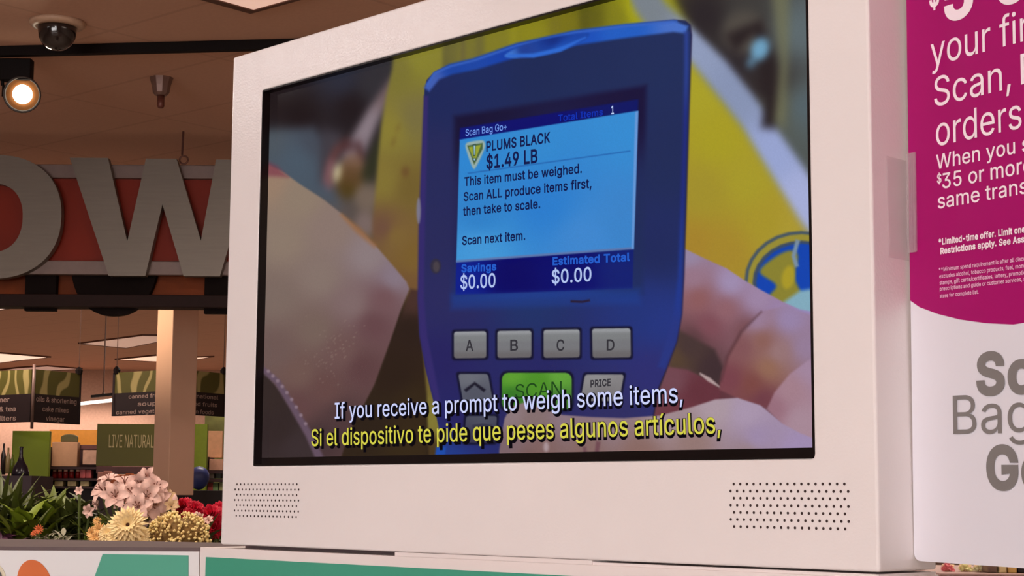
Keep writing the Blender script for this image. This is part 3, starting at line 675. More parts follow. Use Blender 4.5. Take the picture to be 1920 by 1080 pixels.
# track rail
a, b = Cp(0, 88), Cp(440, 77); dr = (b - a).normalized(); nr_ = Vector((-dr.y, dr.x, 0))
def rail_box(bm, s0, s1, w, z0, z1):
    prism(bm, [a + dr * s0 - nr_ * w + Vector((0, 0, z0)), a + dr * s1 - nr_ * w + Vector((0, 0, z0)), a + dr * s1 + nr_ * w + Vector((0, 0, z0)), a + dr * s0 + nr_ * w + Vector((0, 0, z0))], (0, 0, z1 - z0)); return bm
rail = obj('track_rail', rail_box(bmesh.new(), -3.2, 3.0, .02, -.045, 0), black_m, bevel=.003)
tag(recenter(rail, a), 'black lighting track running across the brown ceiling', 'lighting track')
# spotlight on the track
hp = at(42, 177, a.y + .05)
sp = thing('track_spotlight', 'glowing round spotlight under the left end of the black track', 'spotlight', (hp.x, hp.y, CEIL - .045))
S_ = lambda p: Vector(p) - Vector((hp.x, hp.y, CEIL - .045))
hc = S_(hp)
bm = box(bmesh.new(), (hc.x - .105, -.03, -.10), (hc.x + .04, .03, .0)); obj('mount_box', bm, black_m, sp, bevel=.004)
aim = (CAM + Vector((-.5, 0, -.3)) - hp).normalized(); R = aim.to_track_quat('Z', 'Y').to_matrix().to_4x4(); HM = Matrix.Translation(hc) @ R
bm = bmesh.new(); lathe(bm, [(.03, -.13), (.06, -.12), (.075, -.07), (.082, -.01), (.084, .02), (.078, .022), (.072, .0)], 28, HM, caps=False)
obj('lamp_housing', bm, mat('black lamp housing', (44, 30, 24), .35, spec=.6), sp, True)
bm = bmesh.new(); lathe(bm, [(.072, .0), (.055, -.015), (.03, -.02)], 28, HM, caps=False); obj('reflector', bm, mat('lamp reflector', (96, 62, 36), .5, 1), sp, True)
bm = bmesh.new(); lathe(bm, [(.044, -.008), (.034, .002), (.001, .006)], 24, HM); obj('lens', bm, mat('lit lamp lens', (255, 245, 230), .3, emit=(255, 240, 214), es=9), sp, True)
bm = tube(bmesh.new(), [Vector((hc.x - .095, .0, -.08)), Vector((hc.x - .092, .0, -.12)), hc + Vector((-.086, 0, .04)), hc + Vector((-.086, 0, -.01))], .008)
obj('yoke', bm, black_m, sp, True)
obj('swivel_stem', tube(bmesh.new(), [Vector((hc.x, 0, -.09)), hc + Vector((0, 0, .075))], .016), black_m, sp, True)
spot('spotlight_beam', hp + aim * .05, hp + aim * 3, 9, (1, .8, .55), 70, .05)
# dome camera
dc = Cp(108, 41)
dm = thing('dome_camera', 'ceiling security camera with a smoked dome in a beige ring, above the spotlight', 'security camera', dc)
bm = lathe(bmesh.new(), [(.118, 0), (.118, -.012), (.108, -.022), (.085, -.026), (.078, -.02)], 32); obj('mounting_ring', bm, mat('beige ring', (196, 160, 134), .4), dm, True)
bm = lathe(bmesh.new(), [(.082, -.02), (.082, -.035), (.076, -.07), (.06, -.1), (.036, -.118), (.002, -.126)], 32); obj('dome', bm, mat('smoked dome', (38, 28, 26), .12, coat=.6), dm, True)
# sprinkler-like sensor
sc_ = Cp(303, 146)
sn_ = thing('ceiling_sensor', 'small grey flared ceiling fitting with a stub hanging below', 'ceiling fitting', sc_)
bm = lathe(bmesh.new(), [(.058, 0), (.054, -.012), (.046, -.04), (.04, -.075), (.026, -.088)], 10); obj('flared_cup', bm, mat('dull fitting', (122, 92, 82), .4, .3), sn_)
bm = lathe(bmesh.new(), [(.018, -.088), (.018, -.14), (.012, -.15)], 12); obj('stub', bm, mat('copper stub', (104, 56, 46), .4, .3), sn_, True)

# recessed ceiling lights: frame and diffuser on the ceiling
frame_m = mat('light frame', (96, 62, 48), .6)
def clight(label, px, glow_rgb, es, power, name='ceiling_light', dz=.004, group=None):
    P = [Cp(x, y) for x, y in px]; c = sum(P, Vector()) / len(P)
    t = thing(name, label, 'ceiling light', c, 0, group)
    L = [p - c for p in P]; n = Vector((0, 0, 0))
    if (L[1] - L[0]).cross(L[2] - L[1]).z > 0: pass
    bm = bmesh.new()
    def inset(k): return [p * (1 - k / max(p.length, .01)) for p in L]
    inn = inset(.05)
    for z in (-.02,):
        o_ = [bm.verts.new(p + Vector((0, 0, z))) for p in L]; i_ = [bm.verts.new(p + Vector((0, 0, z))) for p in inn]; ob = [bm.verts.new(p) for p in L]; ib = [bm.verts.new(p) for p in inn]
        k = len(L)
        for j in range(k):
            q = (j + 1) % k
            bm.faces.new((o_[j], o_[q], i_[q], i_[j])); bm.faces.new((o_[j], ob[j], ob[q], o_[q])); bm.faces.new((i_[j], i_[q], ib[q], ib[j]))
    obj('light_frame', bm, frame_m, t)
    bm = bmesh.new(); prism(bm, [p + Vector((0, 0, -.015)) for p in inn], (0, 0, .013))
    obj('diffuser', bm, mat('diffuser %d %d %d %.2f' % (*glow_rgb, es), (220, 205, 195), .4, emit=glow_rgb, es=es, bump=.2, bscale=60), t)
    if power:
        area('troffer_light', c + Vector((0, 0, -.03)), c + Vector((0, 0, -2)), .6, .6, power, WARM)
    return t
g1 = Vector((.753, -.658, 0)); g2 = Vector((.658, .753, 0))
cn = Cp(470, 17.5)
def proj(w):
    v = w - CAM; fw, up, r = v.dot(_fw), v.dot(_up), v.dot(_right); return (960 + F_PX * r / fw, 540 - F_PX * up / fw)
clight('pale ceiling light panel at the top edge, above the screen cabinet', [proj(cn), proj(cn + g1 * 1.2), proj(cn + g1 * 1.2 - g2 * .6), proj(cn - g2 * .6)], (236, 190, 170), .75, 30)
clight('bright sliver of ceiling light just under the hanging letter sign, far left', [(-40, 571), (25, 575), (-20, 583), (-110, 578)], (255, 216, 196), 1.0, 0)
clight('glittering bright ceiling light at the left edge, nearest of the two stacked there', [(-90, 662), (0, 660), (96, 668), (30, 675), (-40, 684)], (255, 214, 188), .95, 40)
clight('dull long ceiling light low at the left, just above the leafy aisle sign', [(-60, 700), (30, 688), (90, 684.5), (155, 690), (90, 693.5)], (176, 138, 126), .55, 0)
clight('dim unlit-looking ceiling panel left of the pillar, largest of the far panels', [(146, 642.5), (268, 626.5), (352, 628), (236, 651)], (168, 136, 122), .62, 0)
clight('pink-white ceiling light right behind the pillar, pointed at its left end', [(215, 672.5), (296, 664), (372, 668), (402, 667), (330, 678)], (255, 206, 176), .95, 40)

# ------------------------------------------------------------------ hanging sign with big letters
HD = 9.3
def hp_(x, y, D=HD): return at(x, y, D)
hz = lambda y: hp_(200, y).z
hx = lambda x: hp_(x, 420).x
hs = thing('hanging_letter_sign', 'hanging rust-red sign with large grey letters O and W in front of the ceiling', 'sign', (hx(160), HD, hz(575)))
H0 = Vector((hx(160), HD, hz(575)))
def hb_(x0, x1, y0, y1, d0, d1): return tuple(Vector((hx(x0), HD + d0, hz(y1))) - H0), tuple(Vector((hx(x1), HD + d1, hz(y0))) - H0)
HX0, HX1 = -420, 640
rail_m = mat('grey aluminium rail', (118, 98, 92), .45, .2, var=.05)
for (y0, y1) in ((308.5, 334), (489, 515)): obj('rail', B(*hb_(HX0, HX1, y0, y1, .0, .05)), rail_m, hs, bevel=.004)
obj('red_panel', B(*hb_(HX0, HX1, 332, 491, .03, .05)), mat('rust red panel', (130, 36, 16), .5, var=.12, scale=1.5, spec=.2), hs)
obj('amber_strip', B(*hb_(HX0, HX1, 500, 560, .12, .13)), mat('amber brown strip', (122, 54, 18), .6, spec=.2, var=.4, scale=2.2), hs)
obj('bottom_bar', B(*hb_(HX0, HX1, 552, 575.5, .0, .14)), mat('dark brown bar', (40, 24, 22), .6, var=.06, spec=.15), hs, bevel=.004)
letter_m = mat('brushed grey letter', (112, 102, 92), .42, .35, var=.05, scale=6, stretch=(1, 1, 14))
def hletter(name, pts, holes, d0, d1, m):
    def L(p): return Vector((hx(p[0]), 0, hz(p[1]))) - Vector((H0.x, 0, H0.z))
    bm = bmesh.new(); n = len(pts)
    o0 = [bm.verts.new(L(p) + Vector((0, d0, 0))) for p in pts]; o1 = [bm.verts.new(L(p) + Vector((0, d1, 0))) for p in pts]
    for j in range(n): bm.faces.new((o0[j], o1[j], o1[(j + 1) % n], o0[(j + 1) % n]))
    if holes:
        i0 = [bm.verts.new(L(p) + Vector((0, d0, 0))) for p in holes]; i1 = [bm.verts.new(L(p) + Vector((0, d1, 0))) for p in holes]
        for j in range(n):
            q = (j + 1) % n
            bm.faces.new((i0[j], i0[q], i1[q], i1[j])); bm.faces.new((o0[j], o0[q], i0[q], i0[j])); bm.faces.new((o1[j], i1[j], i1[q], o1[q]))
    else:
        from mathutils.geometry import tessellate_polygon
        for tr in tessellate_polygon([[v.co for v in o0]]): bm.faces.new([o0[i] for i in tr]); bm.faces.new([o1[i] for i in tr][::-1])
    return obj(name, bm, m, hs)
def superell(cx, cy, rx, ry, e=2.25, n=64):
    return [(cx + rx * abs(math.cos(t)) ** (2 / e) * (1 if math.cos(t) > 0 else -1), cy + ry * abs(math.sin(t)) ** (2 / e) * (1 if math.sin(t) > 0 else -1)) for t in np.linspace(0, 2 * math.pi, n, endpoint=False)]
hletter('letter', superell(-8, 411, 128, 115.5), superell(-8, 413, 56, 64), -.06, .0, letter_m)
hletter('letter', [(131.3, 300), (203, 300), (244.4, 455.4), (274, 301), (331.3, 301), (381.3, 453.3), (405.3, 302), (478, 302), (418.4, 519.4), (351, 519.4), (307.6, 386), (280, 519.4), (212, 519.4)], None, -.06, .0, letter_m)
back_m = mat('dark back letter', (20, 10, 8), .7, spec=.1)
for pts in ([(46, 400), (104, 400), (104, 581), (46, 581)], superell(212, 480, 82, 110), [(383, 400), (445, 400), (445, 584.5), (383, 584.5)]):
    o = hletter('back_letter', pts, None, .06, .11, back_m); o['label'] = 'dark letter on the far side'
bm = tube(bmesh.new(), [Vector((hp_(344, 240).x, HD, CEIL)) - H0, Vector((hp_(341.5, 292).x, HD, hz(290))) - H0], .006); obj('cable', bm, mat('thin cable', (86, 48, 40), .5), hs)
bm = bmesh.new(); cc = Vector((hx(341), HD, hz(299))) - H0
tube(bm, [cc + Vector((.023 * math.cos(t), 0, .023 * math.sin(t))) for t in np.linspace(0, 2 * math.pi, 17)], .005); obj('cable_ring', bm, mat('ring metal', (110, 70, 58), .4, .4), hs, True)
bm = tube(bmesh.new(), [Vector((hx(-300), HD, CEIL)) - H0, Vector((hx(-300), HD, hz(309))) - H0], .006); obj('cable', bm, MATS['thin cable'], hs)
obj('cable', tube(bmesh.new(), [Vector((hx(620), HD, CEIL)) - H0, Vector((hx(620), HD, hz(309))) - H0], .006), MATS['thin cable'], hs)

# ------------------------------------------------------------------ pillar
PD = 11.0
pl, pm_, pr_ = at(291, 750, PD), at(320, 750, PD - .02), at(368, 750, PD + .04)
dep = Vector((pm_.x, pm_.y, 0)); l = Vector((at(290.5, 750, 11.22).x, 11.22, 0)); r = Vector((at(368, 750, 11.14).x, 11.14, 0)); f = Vector((at(320, 750, 11.0).x, 11.0, 0))
q4 = l + r - f; zbot = at(345, 928.5, 11.05).z
bm = bmesh.new(); prism(bm, [Vector((p.x, p.y, zbot)) for p in (l, f, r, q4)], (0, 0, CEIL - zbot))
pil = obj('pillar', bm, mat('pillar paint', (222, 176, 148), .7, var=.04, scale=3), bevel=.006); recenter(pil, (f.x, f.y, zbot)); tag(pil, kind='structure')
cm_ = (l + r) / 2
bm = bmesh.new(); prism(bm, [Vector((cm_.x + (p.x - cm_.x) * .9, cm_.y + (p.y - cm_.y) * .9, 0)) for p in (l, f, r, q4)], (0, 0, zbot))
cl_ = obj('trim_1', bm, mat('dark pillar base', (34, 24, 24), .6)); recenter(cl_, (f.x, f.y, 0)); tag(cl_, kind='structure')
spot('pillar_lamp', (l.x - 1.3, l.y - .5, CEIL - .12), (l.x + .1, l.y, 3.0), 190, (1, .80, .58), 55, .05, .9)
area('header_fill', (-4.6, 14.6, CEIL - .1), (-4.5, 16.7, 2.2), 1.2, .3, 45, WARM)  # added light to brighten the orange header and boards, no fitting

# ------------------------------------------------------------------ far shop: helper for boxes whose front shows between two photo points
def bx(x0, y0, x1, y1, D, depth): 
    p, q = at((x0 + x1) / 2, y1, D), at((x0 + x1) / 2, y0, D); return (at(x0, (y0 + y1) / 2, D).x, D, p.z), (at(x1, (y0 + y1) / 2, D).x, D + depth, q.z)
def solid(name, label, cat, rect, D, depth, m, bevel=.004, floor=False, group=None):
    lo, hi = bx(*rect, D, depth)
    c = Vector(((lo[0] + hi[0]) / 2, (lo[1] + hi[1]) / 2, 0 if floor else lo[2]))
    o = obj(name, B(Vector((lo[0], lo[1], 0 if floor else lo[2])) - c, Vector(hi) - c), m, bevel=bevel); o.location = c
    return tag(o, label, cat, group)
# V-shaped aisle signs
leafy = bpy.data.materials.new('leaf picture'); leafy.use_nodes = True
def _leafy():
    nt = leafy.node_tree; b = nt.nodes['Principled BSDF']; tc = nt.nodes.new('ShaderNodeTexCoord')
    w = nt.nodes.new('ShaderNodeTexWave'); w.inputs['Scale'].default_value = 2.2; w.inputs['Distortion'].default_value = 9; w.inputs['Detail'].default_value = 1
    nt.links.new(tc.outputs['Object'], w.inputs[0]); rp = nt.nodes.new('ShaderNodeValToRGB'); nt.links.new(w.outputs[0], rp.inputs[0])
    e = rp.color_ramp.elements; e[0].position = .72; e[0].color = (*lin((84, 78, 32)), 1); e[1].position = .9; e[1].color = (*lin((156, 140, 88)), 1)
    nt.links.new(rp.outputs[0], b.inputs['Base Color']); b.inputs['Roughness'].default_value = .5
_leafy()
board_m = mat('black sign board', (34, 22, 24), .5); aisle_ink = mat('aisle lettering', (150, 124, 114), .5, var=.02); pole_m = mat('grey pole', (112, 88, 80), .4, .2)
def aisle_sign(label, D, corner, left, right, left_lines, right_lines, ytop=692, ymid=738, ybot=(791, 784)):
    """corner/left/right: photo x of the near corner and the far ends; ybot = bottom edge at the corner and at the ends"""
    cp = at(corner, 740, D); DE = D + .55
    t = thing('aisle_sign', label, 'aisle sign', (cp.x, cp.y, at(corner, ybot[0], D).z))
    z = lambda y: at(corner, y, D).z - at(corner, ybot[0], D).z
    for ex, lines in ((left, left_lines), (right, right_lines)):
        e = at(ex, 740, DE); d = Vector((e.x - cp.x, e.y - cp.y, 0)); n = Vector((d.y, -d.x, 0)).normalized(); n = n if n.y < 0 else -n
        def pn(s0, s1, z0, z1, th):
            q = [d * s0 + Vector((0, 0, z0)), d * s1 + Vector((0, 0, z0)), d * s1 + Vector((0, 0, z1)), d * s0 + Vector((0, 0, z1))]
            bm = bmesh.new(); prism(bm, [p + n * th for p in q], -n * (th + .02)); return bm
        zm = z(ymid); bo = obj('sign_face', pn(.03, 1, 0, zm, .004), board_m, t); obj('leaf_picture', pn(.03, 1, zm, z(ytop), .004), leafy, t)
        obj('side_rail', pn(.985, 1.02, 0, z(ytop), .008), board_m, t)
        L = d.length
        for k, (s, s0, s1) in enumerate(lines):
            base = zm * (.74 - .335 * k); sgn = 1 if d.x > 0 else -1
            o0 = d * (s0 if sgn > 0 else s1) + n * .0055 + Vector((0, 0, base)); o1 = d * (s1 if sgn > 0 else s0) + n * .0055 + Vector((0, 0, base))
            letter_mesh('aisle_lettering', s, o0, o1 - o0, Vector((0, 0, zm * .17)), s, aisle_ink, bo, .012)
    zt = CEIL - at(corner, ybot[0], D).z
    obj('pole', lathe(bmesh.new(), [(.014, -.06), (.014, z(ytop) + .04)], 10), pole_m, t, True)
    for ex in (left, right):
        e = at(ex, 740, DE); d = Vector((e.x - cp.x, e.y - cp.y, 0)) * .97 + Vector((0, 0, z(ytop)))
        obj('hanger', lathe(bmesh.new(), [(.03, -.01), (.035, .03), (.012, .06)], 8, Matrix.Translation(d)), black_m, t)
        obj('wire', tube(bmesh.new(), [d + Vector((0, 0, .05)), Vector((d.x, d.y, zt))], .004, 5), mat('thin brown wire', (78, 52, 40), .6), t)
    return t
aisle_sign('black aisle sign under a leaf picture, cake mixes and vinegar on its right face', 15.0, 62, -62, 149, [('creamer', .34, .72), ('coffee & tea', .24, .84), ('coffee filters', .23, .88)], [('oils & shortening', .06, .93), ('cake mixes', .2, .76), ('vinegar', .28, .68)])
aisle_sign('black aisle sign with a leaf picture, half hidden behind the pillar', 15.6, 330, 214, 421, [('canned fruits', .18, .75), ('soups', .22, .6), ('canned vegetables', .08, .95)], [('international', .15, .86), ('dried fruits', .2, .84), ('asian foods', .2, .77)], 692, 732, (776, 766))
# linear pendant lamp
PDn = 17.0
pc = at(183, 754, PDn); pt_ = thing('linear_pendant', 'glowing bar-shaped pendant lamp hanging between the two aisle signs', 'lamp', pc)
dx_ = Vector((at(217, 750, PDn).x - at(149, 758, PDn).x, 0, (at(217, 750, PDn).z - at(149, 758, PDn).z) * .9)) / 2
bm = bmesh.new(); q = [-dx_, dx_, dx_ + Vector((0, 0, .03)), -dx_ + Vector((0, 0, .03))]; prism(bm, [p + Vector((0, -.03, -.012)) for p in q], (0, .06, 0)); obj('light_bar', bm, mat('glowing bar', (255, 240, 230), .4, emit=(255, 240, 226), es=1.6), pt_)
bm = bmesh.new(); q = [-dx_ * .35 + Vector((0, 0, .05)), dx_ * .9 + Vector((0, 0, .05)), dx_ * .9 + Vector((0, 0, .075)), -dx_ * .35 + Vector((0, 0, .075))]; prism(bm, [p + Vector((0, -.03, 0)) for p in q], (0, .06, 0)); obj('cap', bm, black_m, pt_)
bm = tube(bmesh.new(), [Vector((dx_.x * .3, 0, .06)), Vector((dx_.x * .3, 0, .1)), Vector((dx_.x * .3, 0, CEIL - pc.z))], [.03, .008, .005]); obj('stem', bm, mat('thin brown wire', (78, 52, 40), .6), pt_)

# shelving, panels and goods at the back of the shop
G = {}
bright_green = mat('lime green panel', (120, 138, 10), .5, var=.06, scale=2); olive = mat('olive banner', (88, 84, 20), .5, var=.1, scale=2.5)
dark_shelf = mat('dark shelf', (52, 24, 26), .5, var=.1, scale=3)
solid('end_panel', 'bright lime green shelf end panel at the far left', 'shelf panel', (22, 808, 92, 886), 15.5, .06, bright_green, floor=True)
solid('shelf_header', 'orange header board over the shelf between the green panel and the banner', 'header board', (92, 806, 184, 838), 16.6, .05, mat('orange header', (240, 160, 60), .5, var=.05), .003, True)
o = solid('bay_sign', 'small dark arched sign on top of the tan board', 'sign', (113, 815, 145, 828.8), 15.95, .03, mat('dark olive arch', (84, 76, 40), .5)); 
lo, hi = bx(113, 815, 145, 830, 15.95, .03); me = bpy.data.meshes.new('bay_sign'); bm = bmesh.new(); w_, h_ = hi[0] - lo[0], hi[2] - lo[2]
prism(bm, [Vector((-w_ / 2, 0, 0)), Vector((w_ / 2, 0, 0))] + [Vector((w_ / 2 * math.cos(t), 0, h_ * .55 + h_ * .45 * math.sin(t))) for t in np.linspace(0, math.pi, 13)], (0, .03, 0)); bmesh.ops.recalc_face_normals(bm, faces=bm.faces[:]); bm.to_mesh(me); bm.free(); me.materials.append(MATS['dark olive arch']); o.data = me
solid('tan_board', 'plain tan board standing on the shelf of red jars', 'board', (97, 829, 145, 874.6), 15.9, .1, mat('tan card', (186, 140, 106), .6, var=.04))
sh = thing('product_shelf', 'dark shelf rack of red jars behind the foliage, left of the olive banner', 'shelf', ((at(135, 900, 15.8).x), 15.8, 0))
sx0, sx1 = at(90, 890, 15.8).x - sh.location.x, at(182, 890, 15.8).x - sh.location.x
for y in (875.5, 897, 912):
    z = at(135, y, 15.8).z; obj('shelf_board', B((sx0, 0, z - .02), (sx1, .45, z)), dark_shelf, sh)
obj('back_panel', B((sx0, .45, 0), (sx1, .5, at(135, 838, 15.8).z)), dark_shelf, sh)
for x in (sx0 - .02, sx1): obj('upright', B((x, 0, 0), (x + .02, .5, at(135, 838, 15.8).z)), dark_shelf, sh)
def jar(px, py_base, hpx, wpx_, D, body, cap, label, group, name='jar', cat='jar'):
    p = at(px, py_base, D); k = D / F_PX; w, h = wpx_ * k / 2, hpx * k
    t = thing(name, label, cat, (p.x, D, p.z), 0, group)
    obj('jar_body', lathe(bmesh.new(), [(w, 0), (w, h * .68), (w * .75, h * .78)], 12), body, t, True)
    obj('lid', lathe(bmesh.new(), [(w * .8, h * .78), (w * .8, h), (w * .6, h)], 12), cap, t, True)
    return t
red_g = mat('dark red jar', (140, 30, 30), .3, var=.1); crim = mat('crimson packet', (168, 36, 60), .4, var=.15); lidm = mat('pale lid', (224, 170, 150), .4); yel = mat('cream label', (240, 208, 150), .5, var=.2)
for i, x in enumerate((102, 112, 123, 134, 146)):
    jar(x, 896.6, 16.2, 9.5, 15.9, red_g, lidm, 'red jar with a pale lid on the shelf below the tan board', 'red jars on the far shelf')
for i, (x, lb) in enumerate(((110, 'leftmost'), (134.5, 'middle'), (158.5, 'rightmost'))):
    solid('label_box', 'cream boxed packet in the lowest row under the red jars, %s of three' % lb, 'packet', (x - 8, 902.3, x + 8, 911.4), 15.86, .12, yel, group='cream packets under the red jars')
for i, (x, lb) in enumerate(((155, 'left'), (166, 'right'))):
    solid('pink_packet', 'pink packet right of the red jars, %s one of the pair' % lb, 'packet', (x - 5, 880 + i, x + 5, 896.4), 15.86, .1, mat('pink packet', (210, 96, 96), .5, var=.3, scale=14), group='pink packets beside the red jars')
solid('price_board', 'pale dotted price board above the pink packets', 'board', (155, 844, 181, 871), 15.9, .03, mat('pale price board', (204, 160, 136), .6, var=.12, scale=22))
solid('shelf_canopy', 'dark plum shelf canopy under the orange header', 'shelf', (147, 834, 182, 843), 16.0, .22, mat('plum canopy', (104, 60, 56), .5))
solid('olive_banner', 'olive green banner panel with thin pale capitals, left of the pillar', 'banner', (181, 795, 300, 874), 13.5, .04, olive, .003)
bn = bpy.data.objects['olive_banner']
def ban(px, py): return at(px, py, 13.5) - bn.location
p0, p1 = ban(204, 839), ban(288, 837.5); off = Vector((0, -.003, 0))
letter_mesh('banner_lettering', 'LIVE NATURALLY', p0 + off, Vector((p1.x - p0.x, 0, 0)), Vector((0, 0, ban(204, 815).z - p0.z)), 'LIVE NATURAL', mat('pale banner ink', (190, 172, 120), .5), bn)
bs_ = solid('banner_shelf', 'plum shelf carrying the olive banner, over a row of orange packets', 'shelf', (180, 874.5, 300, 888), 13.4, .5, mat('plum shelf edge', (92, 54, 52), .5))
_h = bs_.location.z
for _x in (-.24, .24): obj('shelf_leg', B((_x - .02, .2, -_h), (_x + .02, .24, 0)), dark_shelf, bs_)
op = mat('orange packet', (206, 104, 46), .5, var=.25, scale=9); pk = mat('salmon packet', (206, 136, 116), .5, var=.2, scale=9); gk = mat('slate packet', (84, 76, 80), .5, var=.2, scale=9)
for i, (x, m, y) in enumerate(((188, pk, 882), (199, pk, 880), (213, op, 886), (226, op, 887), (240, op, 885), (254, op, 887), (266, op, 888), (279, gk, 888))):
    solid('packet', '%s packet standing under the banner shelf, number %d from the left of the row' % ({id(op): 'orange', id(pk): 'salmon', id(gk): 'slate grey'}[id(m)], i + 1) if 0 else ['salmon packet at the left end of the row under the banner', 'salmon packet beside the orange ones under the banner', 'orange packet nearest the salmon ones under the banner', 'orange packet under the letters LIVE on the banner', 'orange packet in the middle of the row under the banner', 'orange packet under the end of the banner lettering', 'orange packet next to the slate one under the banner', 'slate grey packet at the right end of the row under the banner'][i], 'packet', (x - 5.6, y + 3, x + 5.6, 925.8), 13.0, .1, m, group='packets under the olive banner')
solid('packet_table', 'dark low table holding the row of orange packets', 'table', (176, 926, 300, 940), 12.9, .6, dark_shelf, floor=True)
# right of the pillar
solid('green_strip', 'narrow green panel right of the pillar', 'shelf panel', (360, 795, 388, 872), 14.6, .06, mat('deep green panel', (120, 136, 24), .5, var=.05), floor=True)
solid('sage_header', 'pale sage header board under the right aisle sign', 'header board', (384, 768, 430, 806), 16.9, .05, mat('sage header', (152, 156, 84), .5, var=.3, scale=5), floor=True)
solid('peach_card', 'peach coloured card above the shelf right of the pillar', 'card', (389, 808, 417, 858), 15.2, .04, mat('peach card', (226, 170, 128), .6))
solid('peach_tray', 'small peach tray below the peach card', 'tray', (392, 861, 418, 882), 15.1, .2, mat('peach tray', (214, 160, 132), .6))
rk = thing('far_rack', 'dark rack with two shelves of small goods right of the pillar', 'shelf', (at(405, 900, 15.0).x, 15.0, 0))
rx0, rx1 = at(380, 890, 15).x - rk.location.x, at(440, 890, 15).x - rk.location.x
for y in (882.5, 898, 927): z = at(405, y, 15).z; obj('shelf_board', B((rx0, 0, z - .025), (rx1, .45, z)), dark_shelf, rk)
for x in (rx0, rx1): obj('upright', B((x - .01, 0, 0), (x + .02, .45, at(405, 856, 15).z)), dark_shelf, rk)
for i, (x, y0, y1, c, lb) in enumerate(((396, 885, 897, (176, 166, 160), 'pale grey carton on the upper dark shelf'), (409, 886, 897, (80, 90, 84), 'dark grey-green carton on the upper dark shelf'), (394, 905, 925, (150, 60, 60), 'red carton low on the dark rack beside the blue ball'), (404, 905, 926, (104, 132, 84), 'green carton in the middle of the low dark shelf'), (416, 904, 926, (160, 160, 110), 'pale green carton on the low dark shelf beside the screen'))):
    solid('carton', lb, 'carton', (x - 5, y0, x + 5, y1), 15.05, .15, mat('carton %d' % i, c, .5, var=.2, scale=9), group='cartons on the dark rack')
bl = at(373, 896, 12.25)
o = obj('balloon', lathe(bmesh.new(), [(.003, -.086), (.03, -.078), (.058, -.05), (.074, -.01), (.072, .03), (.055, .06), (.03, .076), (.002, .082)], 24), mat('blue balloon', (66, 78, 140), .35, var=.03), smooth=True); o.location = bl
tag(o, 'round blue balloon right of the pillar', 'balloon')
bs = solid('balloon_stand', 'dark display plinth under the blue balloon', 'plinth', (352, 919.5, 440, 945), 12.05, .5, mat('charcoal plinth', (34, 26, 28), .6), floor=True)
# far left clutter: a dark flask-shaped vase and a lamp-like rack
k = 9.0 / F_PX; p = at(38, 892, 9.0)
o = obj('dark_vase', lathe(bmesh.new(), [(16 * k, 0), (16 * k, 6 * k), (13 * k, 16 * k), (7 * k, 26 * k), (3.5 * k, 36 * k), (3.2 * k, 50 * k), (4.2 * k, 54 * k)], 20), mat('dark vase glass', (36, 28, 38), .2), smooth=True); o.location = p
tag(o, 'dark long-necked vase in front of the lime green panel', 'vase')
for i, (x, y0, y1, c, lb) in enumerate(((5, 832, 890, (44, 34, 32), 'dark bottle with a bright glint at the left edge'), (14, 840, 888, (150, 128, 86), 'pale straw-coloured bottle beside the dark one at the left edge'), (22, 852, 888, (92, 104, 30), 'green slim bottle left of the dark vase'))):
    p = at(x, y1, 9.1); h = (y1 - y0) * 9.1 / F_PX; w = 4.6 * 9.1 / F_PX
    o = obj('bottle', lathe(bmesh.new(), [(w, 0), (w, h * .55), (w * .9, h * .65), (w * .4, h * .8), (w * .4, h)], 14), mat('bottle %d' % i, c, .2), smooth=True); o.location = p; tag(o, lb, 'bottle', 'bottles at the left edge')
zt = at(20, 892, 9.0).z
o = obj('vase_stand', B((-.11, -.12, 0), (.13, .3, zt)), mat('plum stand', (48, 30, 38), .6)); o.location = (at(20, 892, 9.0).x, 9.05, 0); tag(o, 'dark plum stand under the vase and bottles', 'stand')
# ------------------------------------------------------------------ flower display behind the counter
FD = 4.6; FK = FD / F_PX
stand_z = 1.40
fp = lambda x, y, d=0: at(x, y, FD + d)
fx0, fx1 = fp(-140, 950).x, fp(470, 950).x
fs = thing('flower_stand', 'dark tiered stand carrying the bouquets behind the counter', 'stand', ((fx0 + fx1) / 2, FD, 0))
w = (fx1 - fx0) / 2
obj('shelf_top', B((-w, -.35, stand_z - .03), (w, .4, stand_z)), mat('dark stand wood', (56, 40, 34), .6, var=.1, scale=5), fs)
obj('base_panel', B((-w + .03, -.3, 0), (w - .03, .35, stand_z - .03)), MATS['dark stand wood'], fs)

def petal(bm, L, W, a, lift, curl, n=5, tilt=0.0, ruff=0.0, start=.08, cup=.3):
    """one petal growing outwards in direction a; lift = initial slope, curl = bend along it"""
    ca, sa = math.cos(a), math.sin(a); rows = []; r, z, ang = start, tilt, lift
    for i in range(n + 1):
        t = i / n; wd = W * math.sin(math.pi * (.12 + .86 * t) ** .8) ** .6 if t < 1 else W * .05
        row = []
        for s in (-1, -.5, 0, .5, 1):
            zz = z + cup * wd * abs(s) ** 2 + (ruff * math.sin(s * 9 + i * 2 + a * 3) * t)
            x, y = r, s * wd
            row.append(bm.verts.new((x * ca - y * sa, x * sa + y * ca, zz)))
        rows.append(row); r += math.cos(ang) * L / n; z += math.sin(ang) * L / n; ang -= curl / n
    for p, q in zip(rows, rows[1:]):
        for k in range(4): bm.faces.new((p[k], p[k + 1], q[k + 1], q[k]))
def to_mesh(bm, name, m):
    me = bpy.data.meshes.new(name); bmesh.ops.recalc_face_normals(bm, faces=bm.faces[:]); bm.to_mesh(me); bm.free(); me.materials.append(m)
    me.polygons.foreach_set('use_smooth', [True] * len(me.polygons)); return me
def lily(m):
    bm = bmesh.new()
    for k in range(6): petal(bm, 1.15, .38, k * math.pi / 3, 1.0, 1.5, 6, tilt=-.35 if k % 2 else -.3)
    return to_mesh(bm, 'lily_flower', m)
